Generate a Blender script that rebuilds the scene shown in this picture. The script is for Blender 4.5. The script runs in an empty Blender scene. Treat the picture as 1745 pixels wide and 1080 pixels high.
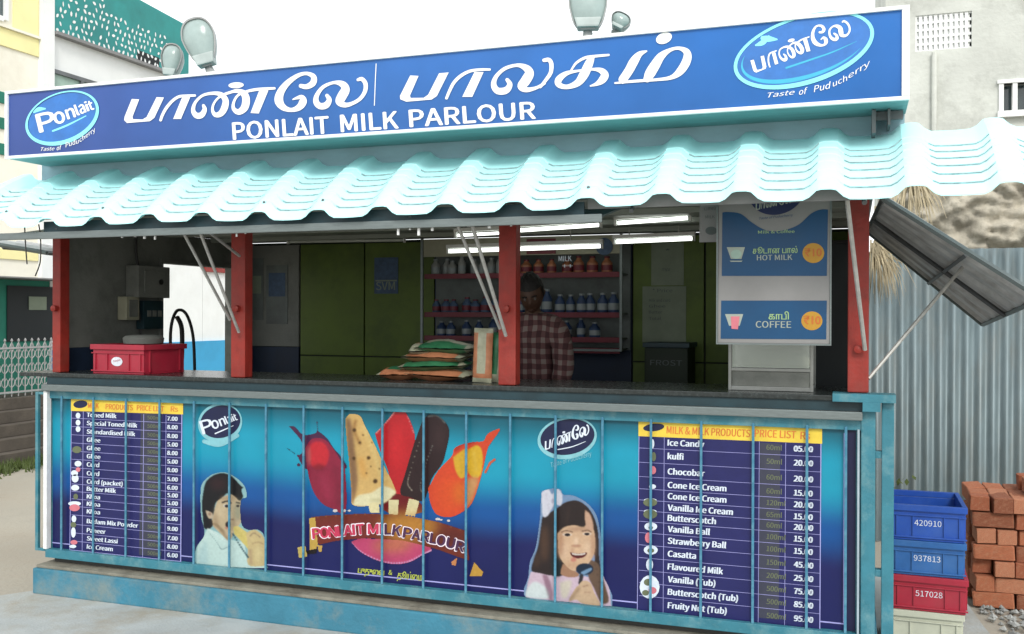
import bpy, bmesh, math, random
import numpy as np
from mathutils import Vector, Matrix
random.seed(7)
SC = bpy.context.scene
COL = SC.collection
R = math.radians

# ------------------------------------------------------------------ camera
CAM = Vector((4.358, -4.375, 1.6)); YAW, PITCH, ROLL = .338, -.002, .003
FPX, PW, PH = 1650.0, 1745.0, 1080.0
_f = Vector((-math.sin(YAW)*math.cos(PITCH), math.cos(YAW)*math.cos(PITCH), math.sin(PITCH)))
_r = Vector((math.cos(YAW), math.sin(YAW), 0)); _u = _r.cross(_f)
_r2 = _r*math.cos(ROLL) + _u*math.sin(ROLL); _u2 = _u*math.cos(ROLL) - _r*math.sin(ROLL)
cam_d = bpy.data.cameras.new('camera'); cam = bpy.data.objects.new('camera', cam_d); COL.objects.link(cam)
cam_d.sensor_width = 36; cam_d.lens = FPX/PW*36; cam_d.clip_start = .05; cam_d.clip_end = 500
M = Matrix((_r2, _u2, -_f)).transposed().to_4x4(); M.translation = CAM
cam.matrix_world = M; SC.camera = cam

# ------------------------------------------------------------------ sky, sun, exposure
SUN_EL, SUN_AZ = R(38), R(155)
W = bpy.data.worlds.new("World"); SC.world = W; W.use_nodes = True
nt = W.node_tree; nt.nodes.clear()
wo = nt.nodes.new('ShaderNodeOutputWorld'); bg = nt.nodes.new('ShaderNodeBackground'); sky = nt.nodes.new('ShaderNodeTexSky')
sky.sky_type = 'NISHITA'; sky.sun_disc = False; sky.sun_elevation = SUN_EL; sky.sun_rotation = SUN_AZ
sky.air_density = 1.2; sky.dust_density = 4
mx = nt.nodes.new('ShaderNodeMix'); mx.data_type = 'RGBA'; mx.inputs[0].default_value = .86
mx.inputs[7].default_value = (12.2, 12.5, 12.7, 1)          # thin bright overcast over the blue
nt.links.new(sky.outputs[0], mx.inputs[6]); nt.links.new(mx.outputs[2], bg.inputs[0])
bg.inputs[1].default_value = .1; nt.links.new(bg.outputs[0], wo.inputs[0])
sd = bpy.data.lights.new('sun', 'SUN'); sd.energy = 1.3; sd.angle = R(14); sd.color = (1, .96, .9)
sun = bpy.data.objects.new('sun', sd); COL.objects.link(sun)
_d = Vector((math.sin(SUN_AZ)*math.cos(SUN_EL), math.cos(SUN_AZ)*math.cos(SUN_EL), math.sin(SUN_EL)))
sun.rotation_euler = (-_d).to_track_quat('-Z', 'Y').to_euler()
vs = SC.view_settings; vs.view_transform = 'Standard'; vs.look = 'None'; vs.exposure = .52; vs.gamma = 1
try: vs.use_curve_mapping = False
except Exception: pass

# ------------------------------------------------------------------ helpers
def ray(px, py):
    return _f + _r2*((px-PW/2)/FPX) - _u2*((py-PH/2)/FPX)
def at(px, py, ax, v):          # where the sight line of a photo pixel meets the plane axis[ax] = v
    d = ray(px, py); return CAM + d*((v-CAM[ax])/d[ax])
def atY(px, py, Y): return at(px, py, 1, Y)
def pj(p):
    d = Vector(p)-CAM; z = d.dot(_f); return (PW/2+FPX*d.dot(_r2)/z, PH/2-FPX*d.dot(_u2)/z)
def S(r, g, b, k=1.0):
    o = []
    for c in (r, g, b):
        c /= 255.0; o.append(k*(c/12.92 if c <= .04045 else ((c+.055)/1.055)**2.4))
    return tuple(o)
MATS = {}
def mat(name, col, rough=.6, metal=0, var=.15, scale=8.0, bump=.0, bscale=60, dirt=None, dirt_amt=.3, dscale=3.0, spec=.4, emit=None, estr=1, stretch=None):
    if name in MATS: return MATS[name]
    m = bpy.data.materials.new(name); m.use_nodes = True; n = m.node_tree; N = n.nodes; L = n.links
    b = N['Principled BSDF']; b.inputs['Roughness'].default_value = rough; b.inputs['Metallic'].default_value = metal
    b.inputs['Specular IOR Level'].default_value = spec
    tc = N.new('ShaderNodeTexCoord'); src = tc.outputs['Object']
    if stretch:
        mp = N.new('ShaderNodeMapping'); mp.inputs['Scale'].default_value = stretch; L.new(src, mp.inputs[0]); src = mp.outputs[0]
    no = N.new('ShaderNodeTexNoise'); no.inputs['Scale'].default_value = scale; no.inputs['Detail'].default_value = 6; no.inputs['Roughness'].default_value = .62
    L.new(src, no.inputs['Vector'])
    cr = N.new('ShaderNodeValToRGB'); cr.color_ramp.elements[0].position = .28; cr.color_ramp.elements[1].position = .72
    cr.color_ramp.elements[0].color = (*[c*(1-var) for c in col], 1); cr.color_ramp.elements[1].color = (*[min(1, c*(1+var)) for c in col], 1)
    L.new(no.outputs[0], cr.inputs[0]); out = cr.outputs[0]
    if dirt:
        n2 = N.new('ShaderNodeTexNoise'); n2.inputs['Scale'].default_value = dscale; n2.inputs['Detail'].default_value = 8; n2.inputs['Roughness'].default_value = .7
        L.new(src, n2.inputs['Vector'])
        c2 = N.new('ShaderNodeValToRGB'); c2.color_ramp.elements[0].position = .48; c2.color_ramp.elements[1].position = .68
        c2.color_ramp.elements[1].color = (dirt_amt,)*3+(1,)
        L.new(n2.outputs[0], c2.inputs[0])
        mi = N.new('ShaderNodeMix'); mi.data_type = 'RGBA'; L.new(c2.outputs[0], mi.inputs[0]); L.new(out, mi.inputs[6]); mi.inputs[7].default_value = (*dirt, 1); out = mi.outputs[2]
    L.new(out, b.inputs['Base Color'])
    rr = N.new('ShaderNodeMath'); rr.operation = 'MULTIPLY_ADD'; rr.inputs[1].default_value = .25; rr.inputs[2].default_value = max(0, rough-.12); L.new(no.outputs[0], rr.inputs[0]); L.new(rr.outputs[0], b.inputs['Roughness'])
    if bump:
        n3 = N.new('ShaderNodeTexNoise'); n3.inputs['Scale'].default_value = bscale; n3.inputs['Detail'].default_value = 5; L.new(src, n3.inputs['Vector'])
        bp = N.new('ShaderNodeBump'); bp.inputs['Strength'].default_value = bump; bp.inputs['Distance'].default_value = .01; L.new(n3.outputs[0], bp.inputs['Height']); L.new(bp.outputs[0], b.inputs['Normal'])
    if emit:
        b.inputs['Emission Color'].default_value = (*emit, 1); b.inputs['Emission Strength'].default_value = estr
    MATS[name] = m; return m
def glass(name, col, rough=.05, alpha=.35):
    m = bpy.data.materials.new(name); m.use_nodes = True; b = m.node_tree.nodes['Principled BSDF']
    b.inputs['Base Color'].default_value = (*col, 1); b.inputs['Roughness'].default_value = rough; b.inputs['Alpha'].default_value = alpha; b.inputs['Specular IOR Level'].default_value = .8
    MATS[name] = m; return m
def ink_mat():
    m = bpy.data.materials.new('print_ink'); m.use_nodes = True; N = m.node_tree.nodes; L = m.node_tree.links; b = N['Principled BSDF']
    a = N.new('ShaderNodeAttribute'); a.attribute_name = 'ink'
    tc = N.new('ShaderNodeTexCoord'); no = N.new('ShaderNodeTexNoise'); no.inputs['Scale'].default_value = 3.5; no.inputs['Detail'].default_value = 7; L.new(tc.outputs['Object'], no.inputs['Vector'])
    cr = N.new('ShaderNodeValToRGB'); cr.color_ramp.elements[0].color = (.46, .48, .47, 1); cr.color_ramp.elements[1].color = (.72, .72, .72, 1); L.new(no.outputs[0], cr.inputs[0])
    mi = N.new('ShaderNodeMix'); mi.data_type = 'RGBA'; mi.blend_type = 'MULTIPLY'; mi.inputs[0].default_value = 1; L.new(a.outputs['Color'], mi.inputs[6]); L.new(cr.outputs[0], mi.inputs[7]); L.new(mi.outputs[2], b.inputs['Base Color'])
    b.inputs['Roughness'].default_value = .36; b.inputs['Specular IOR Level'].default_value = .35
    n2 = N.new('ShaderNodeTexNoise'); n2.inputs['Scale'].default_value = 2.2; n2.inputs['Detail'].default_value = 3; L.new(tc.outputs['Object'], n2.inputs['Vector'])
    bp = N.new('ShaderNodeBump'); bp.inputs['Strength'].default_value = .35; bp.inputs['Distance'].default_value = .03; L.new(n2.outputs[0], bp.inputs['Height']); L.new(bp.outputs[0], b.inputs['Normal'])
    MATS['ink'] = m; return m
INK = ink_mat()

class MB:
    def __init__(s): s.v = []; s.f = []
    def poly(s, pts):
        n = len(s.v); s.v += [tuple(p) for p in pts]; s.f.append(tuple(range(n, n+len(pts)))); return s
    def box(s, x0, x1, y0, y1, z0, z1):
        if x0 > x1: x0, x1 = x1, x0
        if y0 > y1: y0, y1 = y1, y0
        if z0 > z1: z0, z1 = z1, z0
        return s.hexa([(x0,y0,z0),(x1,y0,z0),(x1,y1,z0),(x0,y1,z0)], [(x0,y0,z1),(x1,y0,z1),(x1,y1,z1),(x0,y1,z1)])
    def hexa(s, lo, hi):
        n = len(s.v); s.v += [tuple(p) for p in lo]+[tuple(p) for p in hi]
        s.f += [(n+3,n+2,n+1,n), (n+4,n+5,n+6,n+7)] + [(n+i, n+(i+1)%4, n+4+(i+1)%4, n+4+i) for i in range(4)]
        return s
    def slab(s, pts, thick):     # planar polygon (CCW seen from +thick side) given depth vector
        t = Vector(thick); n = len(s.v); k = len(pts)
        s.v += [tuple(p) for p in pts] + [tuple(Vector(p)+t) for p in pts]
        s.f += [tuple(range(n+k-1, n-1, -1)), tuple(range(n+k, n+2*k))] + [(n+i, n+(i+1)%k, n+k+(i+1)%k, n+k+i) for i in range(k)]
        return s
    def tube(s, pts, r, seg=8, cap=True):
        P = [Vector(p) for p in pts]; rs = r if isinstance(r, (list, tuple)) else [r]*len(P); n0 = len(s.v); up = None
        for i, p in enumerate(P):
            t = (P[min(i+1, len(P)-1)]-P[max(i-1, 0)]).normalized()
            if up is None: up = Vector((0,0,1)) if abs(t.z) < .9 else Vector((1,0,0))
            a = t.cross(up).normalized(); b = a.cross(t).normalized(); up = b
            for k in range(seg):
                an = 2*math.pi*k/seg; s.v.append(tuple(p+a*(rs[i]*math.cos(an))+b*(rs[i]*math.sin(an))))
        for i in range(len(P)-1):
            for k in range(seg):
                a0 = n0+i*seg+k; a1 = n0+i*seg+(k+1)%seg; s.f.append((a0, a1, a1+seg, a0+seg))
        if cap:
            s.f.append(tuple(n0+k for k in reversed(range(seg)))); s.f.append(tuple(n0+(len(P)-1)*seg+k for k in range(seg)))
        return s
    def lathe(s, c, prof, seg=16, axis=2):
        n0 = len(s.v)
        for (r, h) in prof:
            for k in range(seg):
                a = 2*math.pi*k/seg; q = [0,0,0]; q[(axis+1)%3] = r*math.cos(a); q[(axis+2)%3] = r*math.sin(a); q[axis] = h
                s.v.append((c[0]+q[0], c[1]+q[1], c[2]+q[2]))
        for i in range(len(prof)-1):
            for k in range(seg):
                a0 = n0+i*seg+k; a1 = n0+i*seg+(k+1)%seg; s.f.append((a0, a1, a1+seg, a0+seg))
        s.f.append(tuple(n0+k for k in reversed(range(seg)))); s.f.append(tuple(n0+(len(prof)-1)*seg+k for k in range(seg)))
        return s
    def mesh(s, name, bevel=0, smooth=False):
        me = bpy.data.meshes.new(name); me.from_pydata(s.v, [], s.f); me.update()
        bm = bmesh.new(); bm.from_mesh(me)
        bmesh.ops.recalc_face_normals(bm, faces=bm.faces)
        if bevel: bmesh.ops.bevel(bm, geom=bm.edges[:], offset=bevel, segments=2, profile=.7, affect='EDGES', clamp_overlap=True)
        bm.to_mesh(me); bm.free()
        if smooth:
            for p in me.polygons: p.use_smooth = True
            try: me.set_sharp_from_angle(angle=R(40))
            except Exception: pass
        return me
    def build(s, name, m, parent=None, bevel=0, smooth=False):
        me = s.mesh(name, bevel, smooth); me.materials.append(m if not isinstance(m, str) else MATS[m])
        return link(bpy.data.objects.new(name, me), parent)
def link(o, parent=None):
    COL.objects.link(o)
    if parent: o.parent = parent; o.matrix_parent_inverse = pinv(parent)
    return o
def wmat(o):
    return o.matrix_basis.copy() if o.parent is None else wmat(o.parent) @ o.matrix_parent_inverse @ o.matrix_basis
def pinv(p): return wmat(p).inverted()
def tag(o, label=None, cat=None, group=None, kind=None):
    if label: o['label'] = label
    if cat: o['category'] = cat
    if group: o['group'] = group
    if kind: o['kind'] = kind
    return o
def thing(name, label, cat, loc=(0,0,0), group=None):
    o = bpy.data.objects.new(name, None); o.location = loc; o.empty_display_size = .05; COL.objects.link(o)
    return tag(o, label, cat, group)
def B(x0, x1, y0, y1, z0, z1): return MB().box(x0, x1, y0, y1, z0, z1)
def copy_tree(o, loc=None, parent=None, rot=None):
    c = o.copy(); COL.objects.link(c)
    if parent: c.parent = parent
    if loc is not None: c.location = loc
    if rot is not None: c.rotation_euler = rot
    for ch in [k for k in o.children]: copy_tree(ch, parent=c)
    return c

# ---------- flat print: strokes, text and pictures drawn in photo pixels, laid on a wall plane
def smooth_path(P, n=8):
    P = [tuple(p) for p in P]; o = []
    for i in range(len(P)-1):
        p0 = P[max(i-1, 0)]; p1 = P[i]; p2 = P[i+1]; p3 = P[min(i+2, len(P)-1)]
        for k in range(n):
            t = k/n; o.append(tuple(.5*((2*b)+(-a+c)*t+(2*a-5*b+4*c-d)*t*t+(-a+3*b-3*c+d)*t**3) for a, b, c, d in zip(p0, p1, p2, p3)))
    o.append(P[-1]); return o
DK = 4e-5
class Flat:
    """collects flat shapes in photo px; build() lays them on plane Y"""
    def __init__(s, Y): s.Y = Y; s.mb = MB(); s.k = 0
    def P(s, x, y, dy=0): p = atY(x, y, s.Y); return (p.x, s.Y-dy, p.z)
    def stroke(s, pts, dy=0):
        s.k += 1; dy += (s.k % 12)*DK
        q = smooth_path(pts); L_ = []; R_ = []
        for i, (x, y, w) in enumerate(q):
            x0, y0 = q[max(i-1, 0)][:2]; x1, y1 = q[min(i+1, len(q)-1)][:2]; d = math.hypot(x1-x0, y1-y0) or 1
            nx, ny = -(y1-y0)/d*w/2, (x1-x0)/d*w/2; L_.append((x+nx, y+ny)); R_.append((x-nx, y-ny))
        for i in range(len(q)-1):
            s.mb.poly([s.P(*L_[i], dy+i*1e-6), s.P(*L_[i+1], dy+i*1e-6), s.P(*R_[i+1], dy+i*1e-6), s.P(*R_[i], dy+i*1e-6)])
        for e in (q[0], q[-1]):
            if e[2] > 2: s.ellipse(e[0], e[1], e[2]/2, e[2]/2, 0, dy+1e-4, 12)
    def poly(s, pts, dy=0):
        s.k += 1; s.mb.poly([s.P(x, y, dy+(s.k % 12)*DK) for x, y in pts])
    def ellipse(s, cx, cy, a, b, rot=0, dy=0, n=36):
        s.k += 1; c, q = math.cos(R(rot)), math.sin(R(rot))
        s.mb.poly([s.P(cx+a*math.cos(t)*c-b*math.sin(t)*q, cy+a*math.cos(t)*q+b*math.sin(t)*c, dy+(s.k % 12)*DK) for t in [2*math.pi*i/n for i in range(n)]])
    def ring(s, cx, cy, a, b, rot, w, n=72, t0=0, t1=360, wf=None):
        c, q = math.cos(R(rot)), math.sin(R(rot)); pts = []
        for i in range(n+1):
            t = R(t0+(t1-t0)*i/n); ww = w if wf is None else w*wf(i/n)
            pts.append([(cx+(a+k)*math.cos(t)*c-(b+k)*math.sin(t)*q, cy+(a+k)*math.cos(t)*q+(b+k)*math.sin(t)*c) for k in (-ww/2, ww/2)])
        for i in range(n):
            s.mb.poly([s.P(*pts[i][0]), s.P(*pts[i+1][0]), s.P(*pts[i+1][1]), s.P(*pts[i][1])])
    def text(s, t, x, y, h, w=None, rot=None, bold=.0, shear=0, dy=0, anchor=0, font=1):
        """cap height h px, left baseline (x, y); rot in deg, None follows the wall; w fits width"""
        V, F, (bx0, bx1) = glyphs(t, shear, font)
        sx = sy = h/capheight(t, font)
        if w: sx = w/max(1e-6, (bx1-bx0))
        if rot is None:
            p = atY(x, y, s.Y); a = pj(p); b = pj(p+Vector((.3, 0, 0))); rot = math.degrees(math.atan2(b[1]-a[1], b[0]-a[0]))
        c, q = math.cos(R(rot)), math.sin(R(rot)); e = bold*h*1.35       # bold: the same print a hair to each side
        for ox, oy in ([(0, 0)] if e < .05 else [(-e, 0), (e, 0), (0, -e*.6), (0, e*.6)] if h > 14 else [(-e, 0), (e, 0)]):
            s.k += 1; n = len(s.mb.v)
            for vx, vy in V:
                X = (vx-(bx0+(bx1-bx0)*anchor))*sx+ox; Y_ = -vy*sy+oy
                s.mb.v.append(s.P(x+X*c-Y_*q, y+X*q+Y_*c, dy+(s.k % 12)*DK))
            s.mb.f += [tuple(n+i for i in f) for f in F]
    def build(s, name, m, parent): 
        me = bpy.data.meshes.new(name); me.from_pydata(s.mb.v, [], s.mb.f); me.update()
        me.materials.append(m); return link(bpy.data.objects.new(name, me), parent)
_G = {}
try: FONT = bpy.data.fonts.load(bpy.utils.system_resource('DATAFILES')+'/fonts/Noto Sans CJK Regular.woff2')
except Exception: FONT = None
def glyphs(t, shear, font=1):
    k = (t, shear, font)
    if k in _G: return _G[k]
    c = bpy.data.curves.new('t', 'FONT'); c.body = t; c.size = 1; c.dimensions = '2D'; c.fill_mode = 'FRONT'; c.shear = shear; c.resolution_u = 3
    if font and FONT and all(ord(x) < 0x500 for x in t): c.font = FONT
    o = bpy.data.objects.new('t', c); COL.objects.link(o); dg = bpy.context.evaluated_depsgraph_get(); dg.update()
    me = o.evaluated_get(dg).to_mesh(); V = [(v.co.x, v.co.y) for v in me.vertices]; F = [tuple(p.vertices) for p in me.polygons]
    o.evaluated_get(dg).to_mesh_clear(); bpy.data.objects.remove(o); bpy.data.curves.remove(c)
    xs = [v[0] for v in V] or [0, 1]; _G[k] = (V, F, (min(xs), max(xs))); return _G[k]

_H = {}
def capheight(t, font):
    k = bool(font and FONT and all(ord(x) < 0x500 for x in t))
    if k not in _H: V = glyphs('H', 0, 1 if k else 0)[0]; _H[k] = max(v[1] for v in V)
    return _H[k] if k or ord(max(t)) < 0x500 else _H[k]*.9
def inside(P, X, Y):
    m = np.zeros(X.shape, bool); n = len(P)
    for i in range(n):
        x0, y0 = P[i]; x1, y1 = P[(i+1) % n]
        if y0 == y1: continue
        c = ((y0 > Y) != (y1 > Y)) & (X < (x1-x0)*(Y-y0)/(y1-y0)+x0); m ^= c
    return m
def blur(a, r):
    if r < .5: return a
    k = np.exp(-.5*(np.arange(-int(3*r)-1, int(3*r)+2)/r)**2); k /= k.sum()
    n = len(k)//2
    for ax in (0, 1):
        p = np.pad(a, [(n, n) if i == ax else (0, 0) for i in range(a.ndim)], mode='edge')
        a = sum(k[i]*np.take(p, range(i, i+a.shape[ax]), axis=ax) for i in range(len(k)))
    return a
class Picture:
    """a small printed picture: a vertex-coloured sheet, cut to its outline"""
    def __init__(s, x0, y0, x1, y1, step, ox, oy, sc):
        s.x = np.arange(x0, x1+.01, step); s.y = np.arange(y0, y1+.01, step); s.X, s.Yy = np.meshgrid(s.x, s.y)
        s.C = np.zeros(s.X.shape+(3,)); s.A = np.zeros(s.X.shape); s.o = (ox, oy, sc); s.step = step
    def src(s, ox, oy, sc): s.o = (ox, oy, sc)
    def _m(s, P): ox, oy, sc = s.o; return [(ox+p[0]/sc, oy+p[1]/sc) for p in P]
    def _put(s, m, col, soft, amt):
        m = blur(m.astype(float), soft/s.step)*amt; c = np.array(S(*col)); s.C = s.C*(1-m[..., None])+c*m[..., None]; return m
    def poly(s, P, col, soft=.7, amt=1, base=False, smooth=True):
        Q = s._m(P)
        if smooth: Q = [p[:2] for p in smooth_path(Q+[Q[0]], 4)]
        m = inside(Q, s.X, s.Yy)
        if base: s.A = np.maximum(s.A, m.astype(float)); s.C[m] = np.array(S(*col))
        else: s._put(m, col, soft, amt)
    def ell(s, cx, cy, a, b, col, soft=.8, amt=1, rot=0, base=False):
        ox, oy, sc = s.o; c, q = math.cos(R(rot)), math.sin(R(rot)); dx = s.X-(ox+cx/sc); dy = s.Yy-(oy+cy/sc)
        m = (((dx*c+dy*q)/(a/sc))**2+((-dx*q+dy*c)/(b/sc))**2) < 1
        if base: s.A = np.maximum(s.A, m.astype(float)); s.C[m] = np.array(S(*col))
        else: s._put(m, col, soft, amt)
    def line(s, P, w, col, soft=.5, amt=1, base=False):
        Q = smooth_path([(*p, 0) for p in s._m(P)], 6); m = np.zeros(s.X.shape, bool); w = w/s.o[2]/2
        for x, y, _ in Q: m |= ((s.X-x)**2+(s.Yy-y)**2) < w*w+.15
        if base: s.A = np.maximum(s.A, m.astype(float)); s.C[m] = np.array(S(*col))
        else: s._put(m, col, soft, amt)
    def noise(s, amt, seed=1):
        rs = np.random.RandomState(seed); n = blur(rs.randn(*s.A.shape), 1.4)*2.5; s.C *= np.clip(1+amt*n, .4, 1.7)[..., None]
    def build(s, name, Y, parent, post=None):
        h, w = s.A.shape; V = []; c = []
        idx = -np.ones((h, w), int); A = s.A > .5; F = []
        keep = np.zeros((h, w), bool); q = A[:-1, :-1] & A[1:, :-1] & A[:-1, 1:] & A[1:, 1:]
        keep[:-1, :-1] |= q; keep[1:, :-1] |= q; keep[:-1, 1:] |= q; keep[1:, 1:] |= q
        ys, xs = np.nonzero(keep)
        for n, (j, i) in enumerate(zip(ys, xs)):
            idx[j, i] = n; p = atY(s.x[i], s.y[j], Y); V.append((p.x, Y, p.z)); c += [*s.C[j, i], 1.0]
        for j, i in zip(*np.nonzero(q)): F.append((idx[j, i], idx[j+1, i], idx[j+1, i+1], idx[j, i+1]))
        return ink_mesh(name, V, F, c, parent)
def ink_mesh(name, V, F, c, parent):
    me = bpy.data.meshes.new(name); me.from_pydata(V, [], F); me.update()
    a = me.color_attributes.new('ink', 'FLOAT_COLOR', 'POINT'); a.data.foreach_set('color', np.array(c, dtype=np.float32).ravel())
    me.materials.append(INK); return link(bpy.data.objects.new(name, me), parent)

# ------------------------------------------------------------------ materials
mat('dirt', (.36, .335, .28), .95, var=.18, scale=1.6, bump=.5, bscale=40, dirt=(.26, .22, .17), dirt_amt=.6, dscale=.8)
mat('apron', (.37, .40, .40), .85, var=.16, scale=3, bump=.35, bscale=70, dirt=(.30, .27, .21), dirt_amt=.8, dscale=1.7)
mat('plinth_paint', (.04, .18, .26), .7, var=.18, scale=5, bump=.35, bscale=45, dirt=(.20, .24, .22), dirt_amt=.75, dscale=3.2)
mat('plinth_top', (.22, .21, .17), .9, var=.25, scale=9, bump=.5, bscale=60, dirt=(.10, .09, .07), dirt_amt=.8, dscale=5)
mat('teal_paint', (.035, .175, .23), .45, var=.15, scale=12, bump=.12, bscale=80, dirt=(.22, .36, .36), dirt_amt=.5, dscale=7)
mat('teal_soffit', (.11, .28, .29), .5, var=.14, scale=6, bump=.1, bscale=30, dirt=(.08, .20, .20), dirt_amt=.5, dscale=5, stretch=(1, 6, 6))
mat('fascia_paint', (.26, .40, .46), .6, var=.12, scale=5, bump=.08, bscale=25, stretch=(1, 1, 3))
mat('bar_paint', (.045, .18, .28), .4, var=.2, scale=20, dirt=(.20, .42, .50), dirt_amt=.5, dscale=9)
mat('bar_pale', (.32, .40, .45), .5)
mat('white_paint', (.72, .74, .74), .5, var=.08, scale=10, dirt=(.4, .38, .34), dirt_amt=.4, dscale=6)
mat('red_paint', (.25, .022, .015), .5, var=.25, scale=12, bump=.15, bscale=60, dirt=(.22, .04, .03), dirt_amt=.7, dscale=8)
mat('aluminium', (.17, .20, .20), .45, metal=.5, var=.15, scale=20, stretch=(1, 8, 8))
mat('granite', (.022, .028, .028), .25, var=.5, scale=60)
mat('dark_board', (.012, .035, .045), .5, var=.3, scale=8)
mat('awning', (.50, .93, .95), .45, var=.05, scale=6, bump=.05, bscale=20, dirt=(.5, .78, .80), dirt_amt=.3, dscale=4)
mat('awning_groove_shade', (.24, .38, .40), .8, var=.4, scale=30)  # shade lines under the awning steps, put into the groove colour
mat('sign_white', (.8, .82, .82), .5, var=.04)
mat('sign_cyan', (.25, .78, .85), .5, var=.08)
mat('sign_cyan_dark', (.05, .42, .62), .5, var=.08)
mat('logo_blue', (.035, .16, .48), .5, var=.15, scale=14)
mat('wall_grey', (.17, .18, .165), .8, var=.15, scale=4, bump=.2, dirt=(.07, .08, .07), dirt_amt=.6, dscale=3)
mat('dado', (.01, .022, .05), .6, var=.3, scale=5)
mat('green_panel', (.09, .14, .018), .55, var=.18, scale=3, dirt=(.025, .05, .01), dirt_amt=.5, dscale=2)
mat('green_dark', (.008, .018, .008), .6)
mat('ceiling_sheet', (.26, .29, .26), .5, var=.1, scale=5)
mat('floor_dark', (.06, .06, .055), .8)
mat('galv', (.17, .22, .235), .5, metal=.35, var=.22, scale=5, bump=.1, bscale=30, dirt=(.20, .20, .18), dirt_amt=.5, dscale=3, stretch=(2, 2, .5))
mat('hatch_sheet', (.55, .56, .56), .45, metal=.1, var=.3, scale=5, dirt=(.14, .12, .11), dirt_amt=.6, dscale=4)
mat('galv_dark', (.13, .14, .145), .5, metal=.4, var=.25, scale=6, dirt=(.10, .08, .07), dirt_amt=.5, dscale=4)
mat('steel', (.22, .23, .22), .35, metal=.7, var=.15, scale=14)
mat('rod', (.42, .42, .40), .5, metal=.4, var=.2, scale=30)
mat('black_plastic', (.016, .016, .017), .45)
mat('white_plastic', (.66, .68, .66), .4, var=.08)
mat('lamp_shell', (.36, .42, .41), .45, var=.15, scale=9)
mat('lamp_rim', (.30, .31, .31), .5)
mat('lamp_glass', (.30, .38, .37), .2, var=.15, scale=10)
mat('tube_glow', (.9, .9, .88), .4, emit=(.95, 1, .93), estr=1.7)
mat('tube_off', (.5, .54, .5), .4)
mat('blue_crate', (.012, .07, .36), .42, var=.12, scale=10, dirt=(.05, .12, .35), dirt_amt=.4, dscale=8)
mat('blue_crate_b', (.02, .11, .33), .42, var=.14, scale=10, dirt=(.07, .16, .33), dirt_amt=.4, dscale=8)
mat('red_crate', (.34, .018, .04), .42, var=.12, scale=10, dirt=(.28, .05, .06), dirt_amt=.4, dscale=8)
mat('cream_crate', (.45, .47, .38), .5, var=.1, scale=10)
mat('crate_mark', (.62, .66, .74), .6, var=.2, scale=40)
mat('menu_blue', (.001, .052, .14), .45, var=.12, scale=6)
mat('menu_navy', (.01, .02, .08), .5)
mat('menu_white', (.22, .22, .22), .5, var=.08, scale=6)
mat('menu_text', (.30, .34, .30), .5); mat('menu_text_green', (.30, .45, .20), .5)
mat('disc_yellow', (.42, .22, .02), .5, var=.12); mat('disc_ink', (.45, .12, .02), .5)
mat('cup_pink', (.55, .16, .2), .5); mat('cup_green', (.3, .42, .36), .5)
mat('paper', (.20, .24, .18), .8, var=.12, scale=9); mat('paper_ink', (.10, .12, .12), .8)
mat('poster_blue', (.05, .09, .16), .6, var=.3, scale=30)
mat('bottle_white', (.24, .25, .24), .4); mat('bottle_blue', (.025, .05, .12), .35); mat('cap_white', (.22, .25, .26), .4)
mat('shelf_red', (.14, .016, .028), .5, var=.2); mat('shelf_back', (.12, .14, .135), .6, var=.3, scale=6); mat('header_cream', (.30, .30, .22), .6)
mat('pack_orange', (.34, .14, .07), .4, var=.25, scale=25); mat('pack_green', (.025, .13, .06), .35, var=.3, scale=30); mat('pack_clear', (.28, .29, .21), .3, var=.2, scale=30)
mat('skin', (.07, .035, .022), .55, var=.1, scale=20); mat('hair', (.008, .007, .007), .6, bump=.4, bscale=200)
mat('trouser', (.03, .032, .04), .8); mat('eye_white', (.10, .09, .085), .4)
mat('cream_wall', (.84, .81, .70), .9, var=.06, scale=2, dirt=(.5, .46, .36), dirt_amt=.3, dscale=1.5)
mat('yellow_wall', (.85, .78, .40), .85, var=.08, scale=3)
mat('lime_wall', (.78, .80, .79), .9, var=.05, scale=2, dirt=(.6, .6, .56), dirt_amt=.3, dscale=1.5)
mat('teal_wall', (.03, .24, .23), .7, var=.2, scale=3)
mat('green_wall', (.02, .17, .12), .8, var=.2, scale=3)
mat('dark_open', (.012, .016, .018), .7); mat('grey_trim', (.22, .22, .22), .7)
mat('blue_wall', (.05, .33, .58), .8, var=.1, scale=3)
mat('stone_step', (.085, .072, .058), .9, var=.3, scale=4, bump=.3)
mat('white_iron', (.33, .33, .33), .6, var=.2, scale=20)
mat('weathered', (.54, .56, .52), .95, var=.14, scale=2.5, bump=.5, bscale=25, dirt=(.32, .33, .30), dirt_amt=.75, dscale=2.1)
mat('rock', (.42, .39, .32), .95, var=.35, scale=4, bump=.9, bscale=30, dirt=(.2, .18, .14), dirt_amt=.5, dscale=6)
mat('dry_leaf', (.42, .36, .24), .8, var=.35, scale=10); mat('leaf', (.07, .10, .025), .6, var=.3, scale=10)
mat('gravel', (.30, .31, .30), .9, var=.6, scale=9)
for i, c in enumerate(((.38, .13, .065), (.32, .10, .05), (.44, .18, .10), (.25, .085, .045))): mat('brick%d' % i, c, .9, var=.22, scale=18, bump=.5, bscale=50, dirt=(.5, .32, .2), dirt_amt=.3, dscale=7)
glass('cabinet_glass', (.5, .56, .5), .12, .45); glass('window_glass', (.1, .14, .15), .05, .75)
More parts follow.
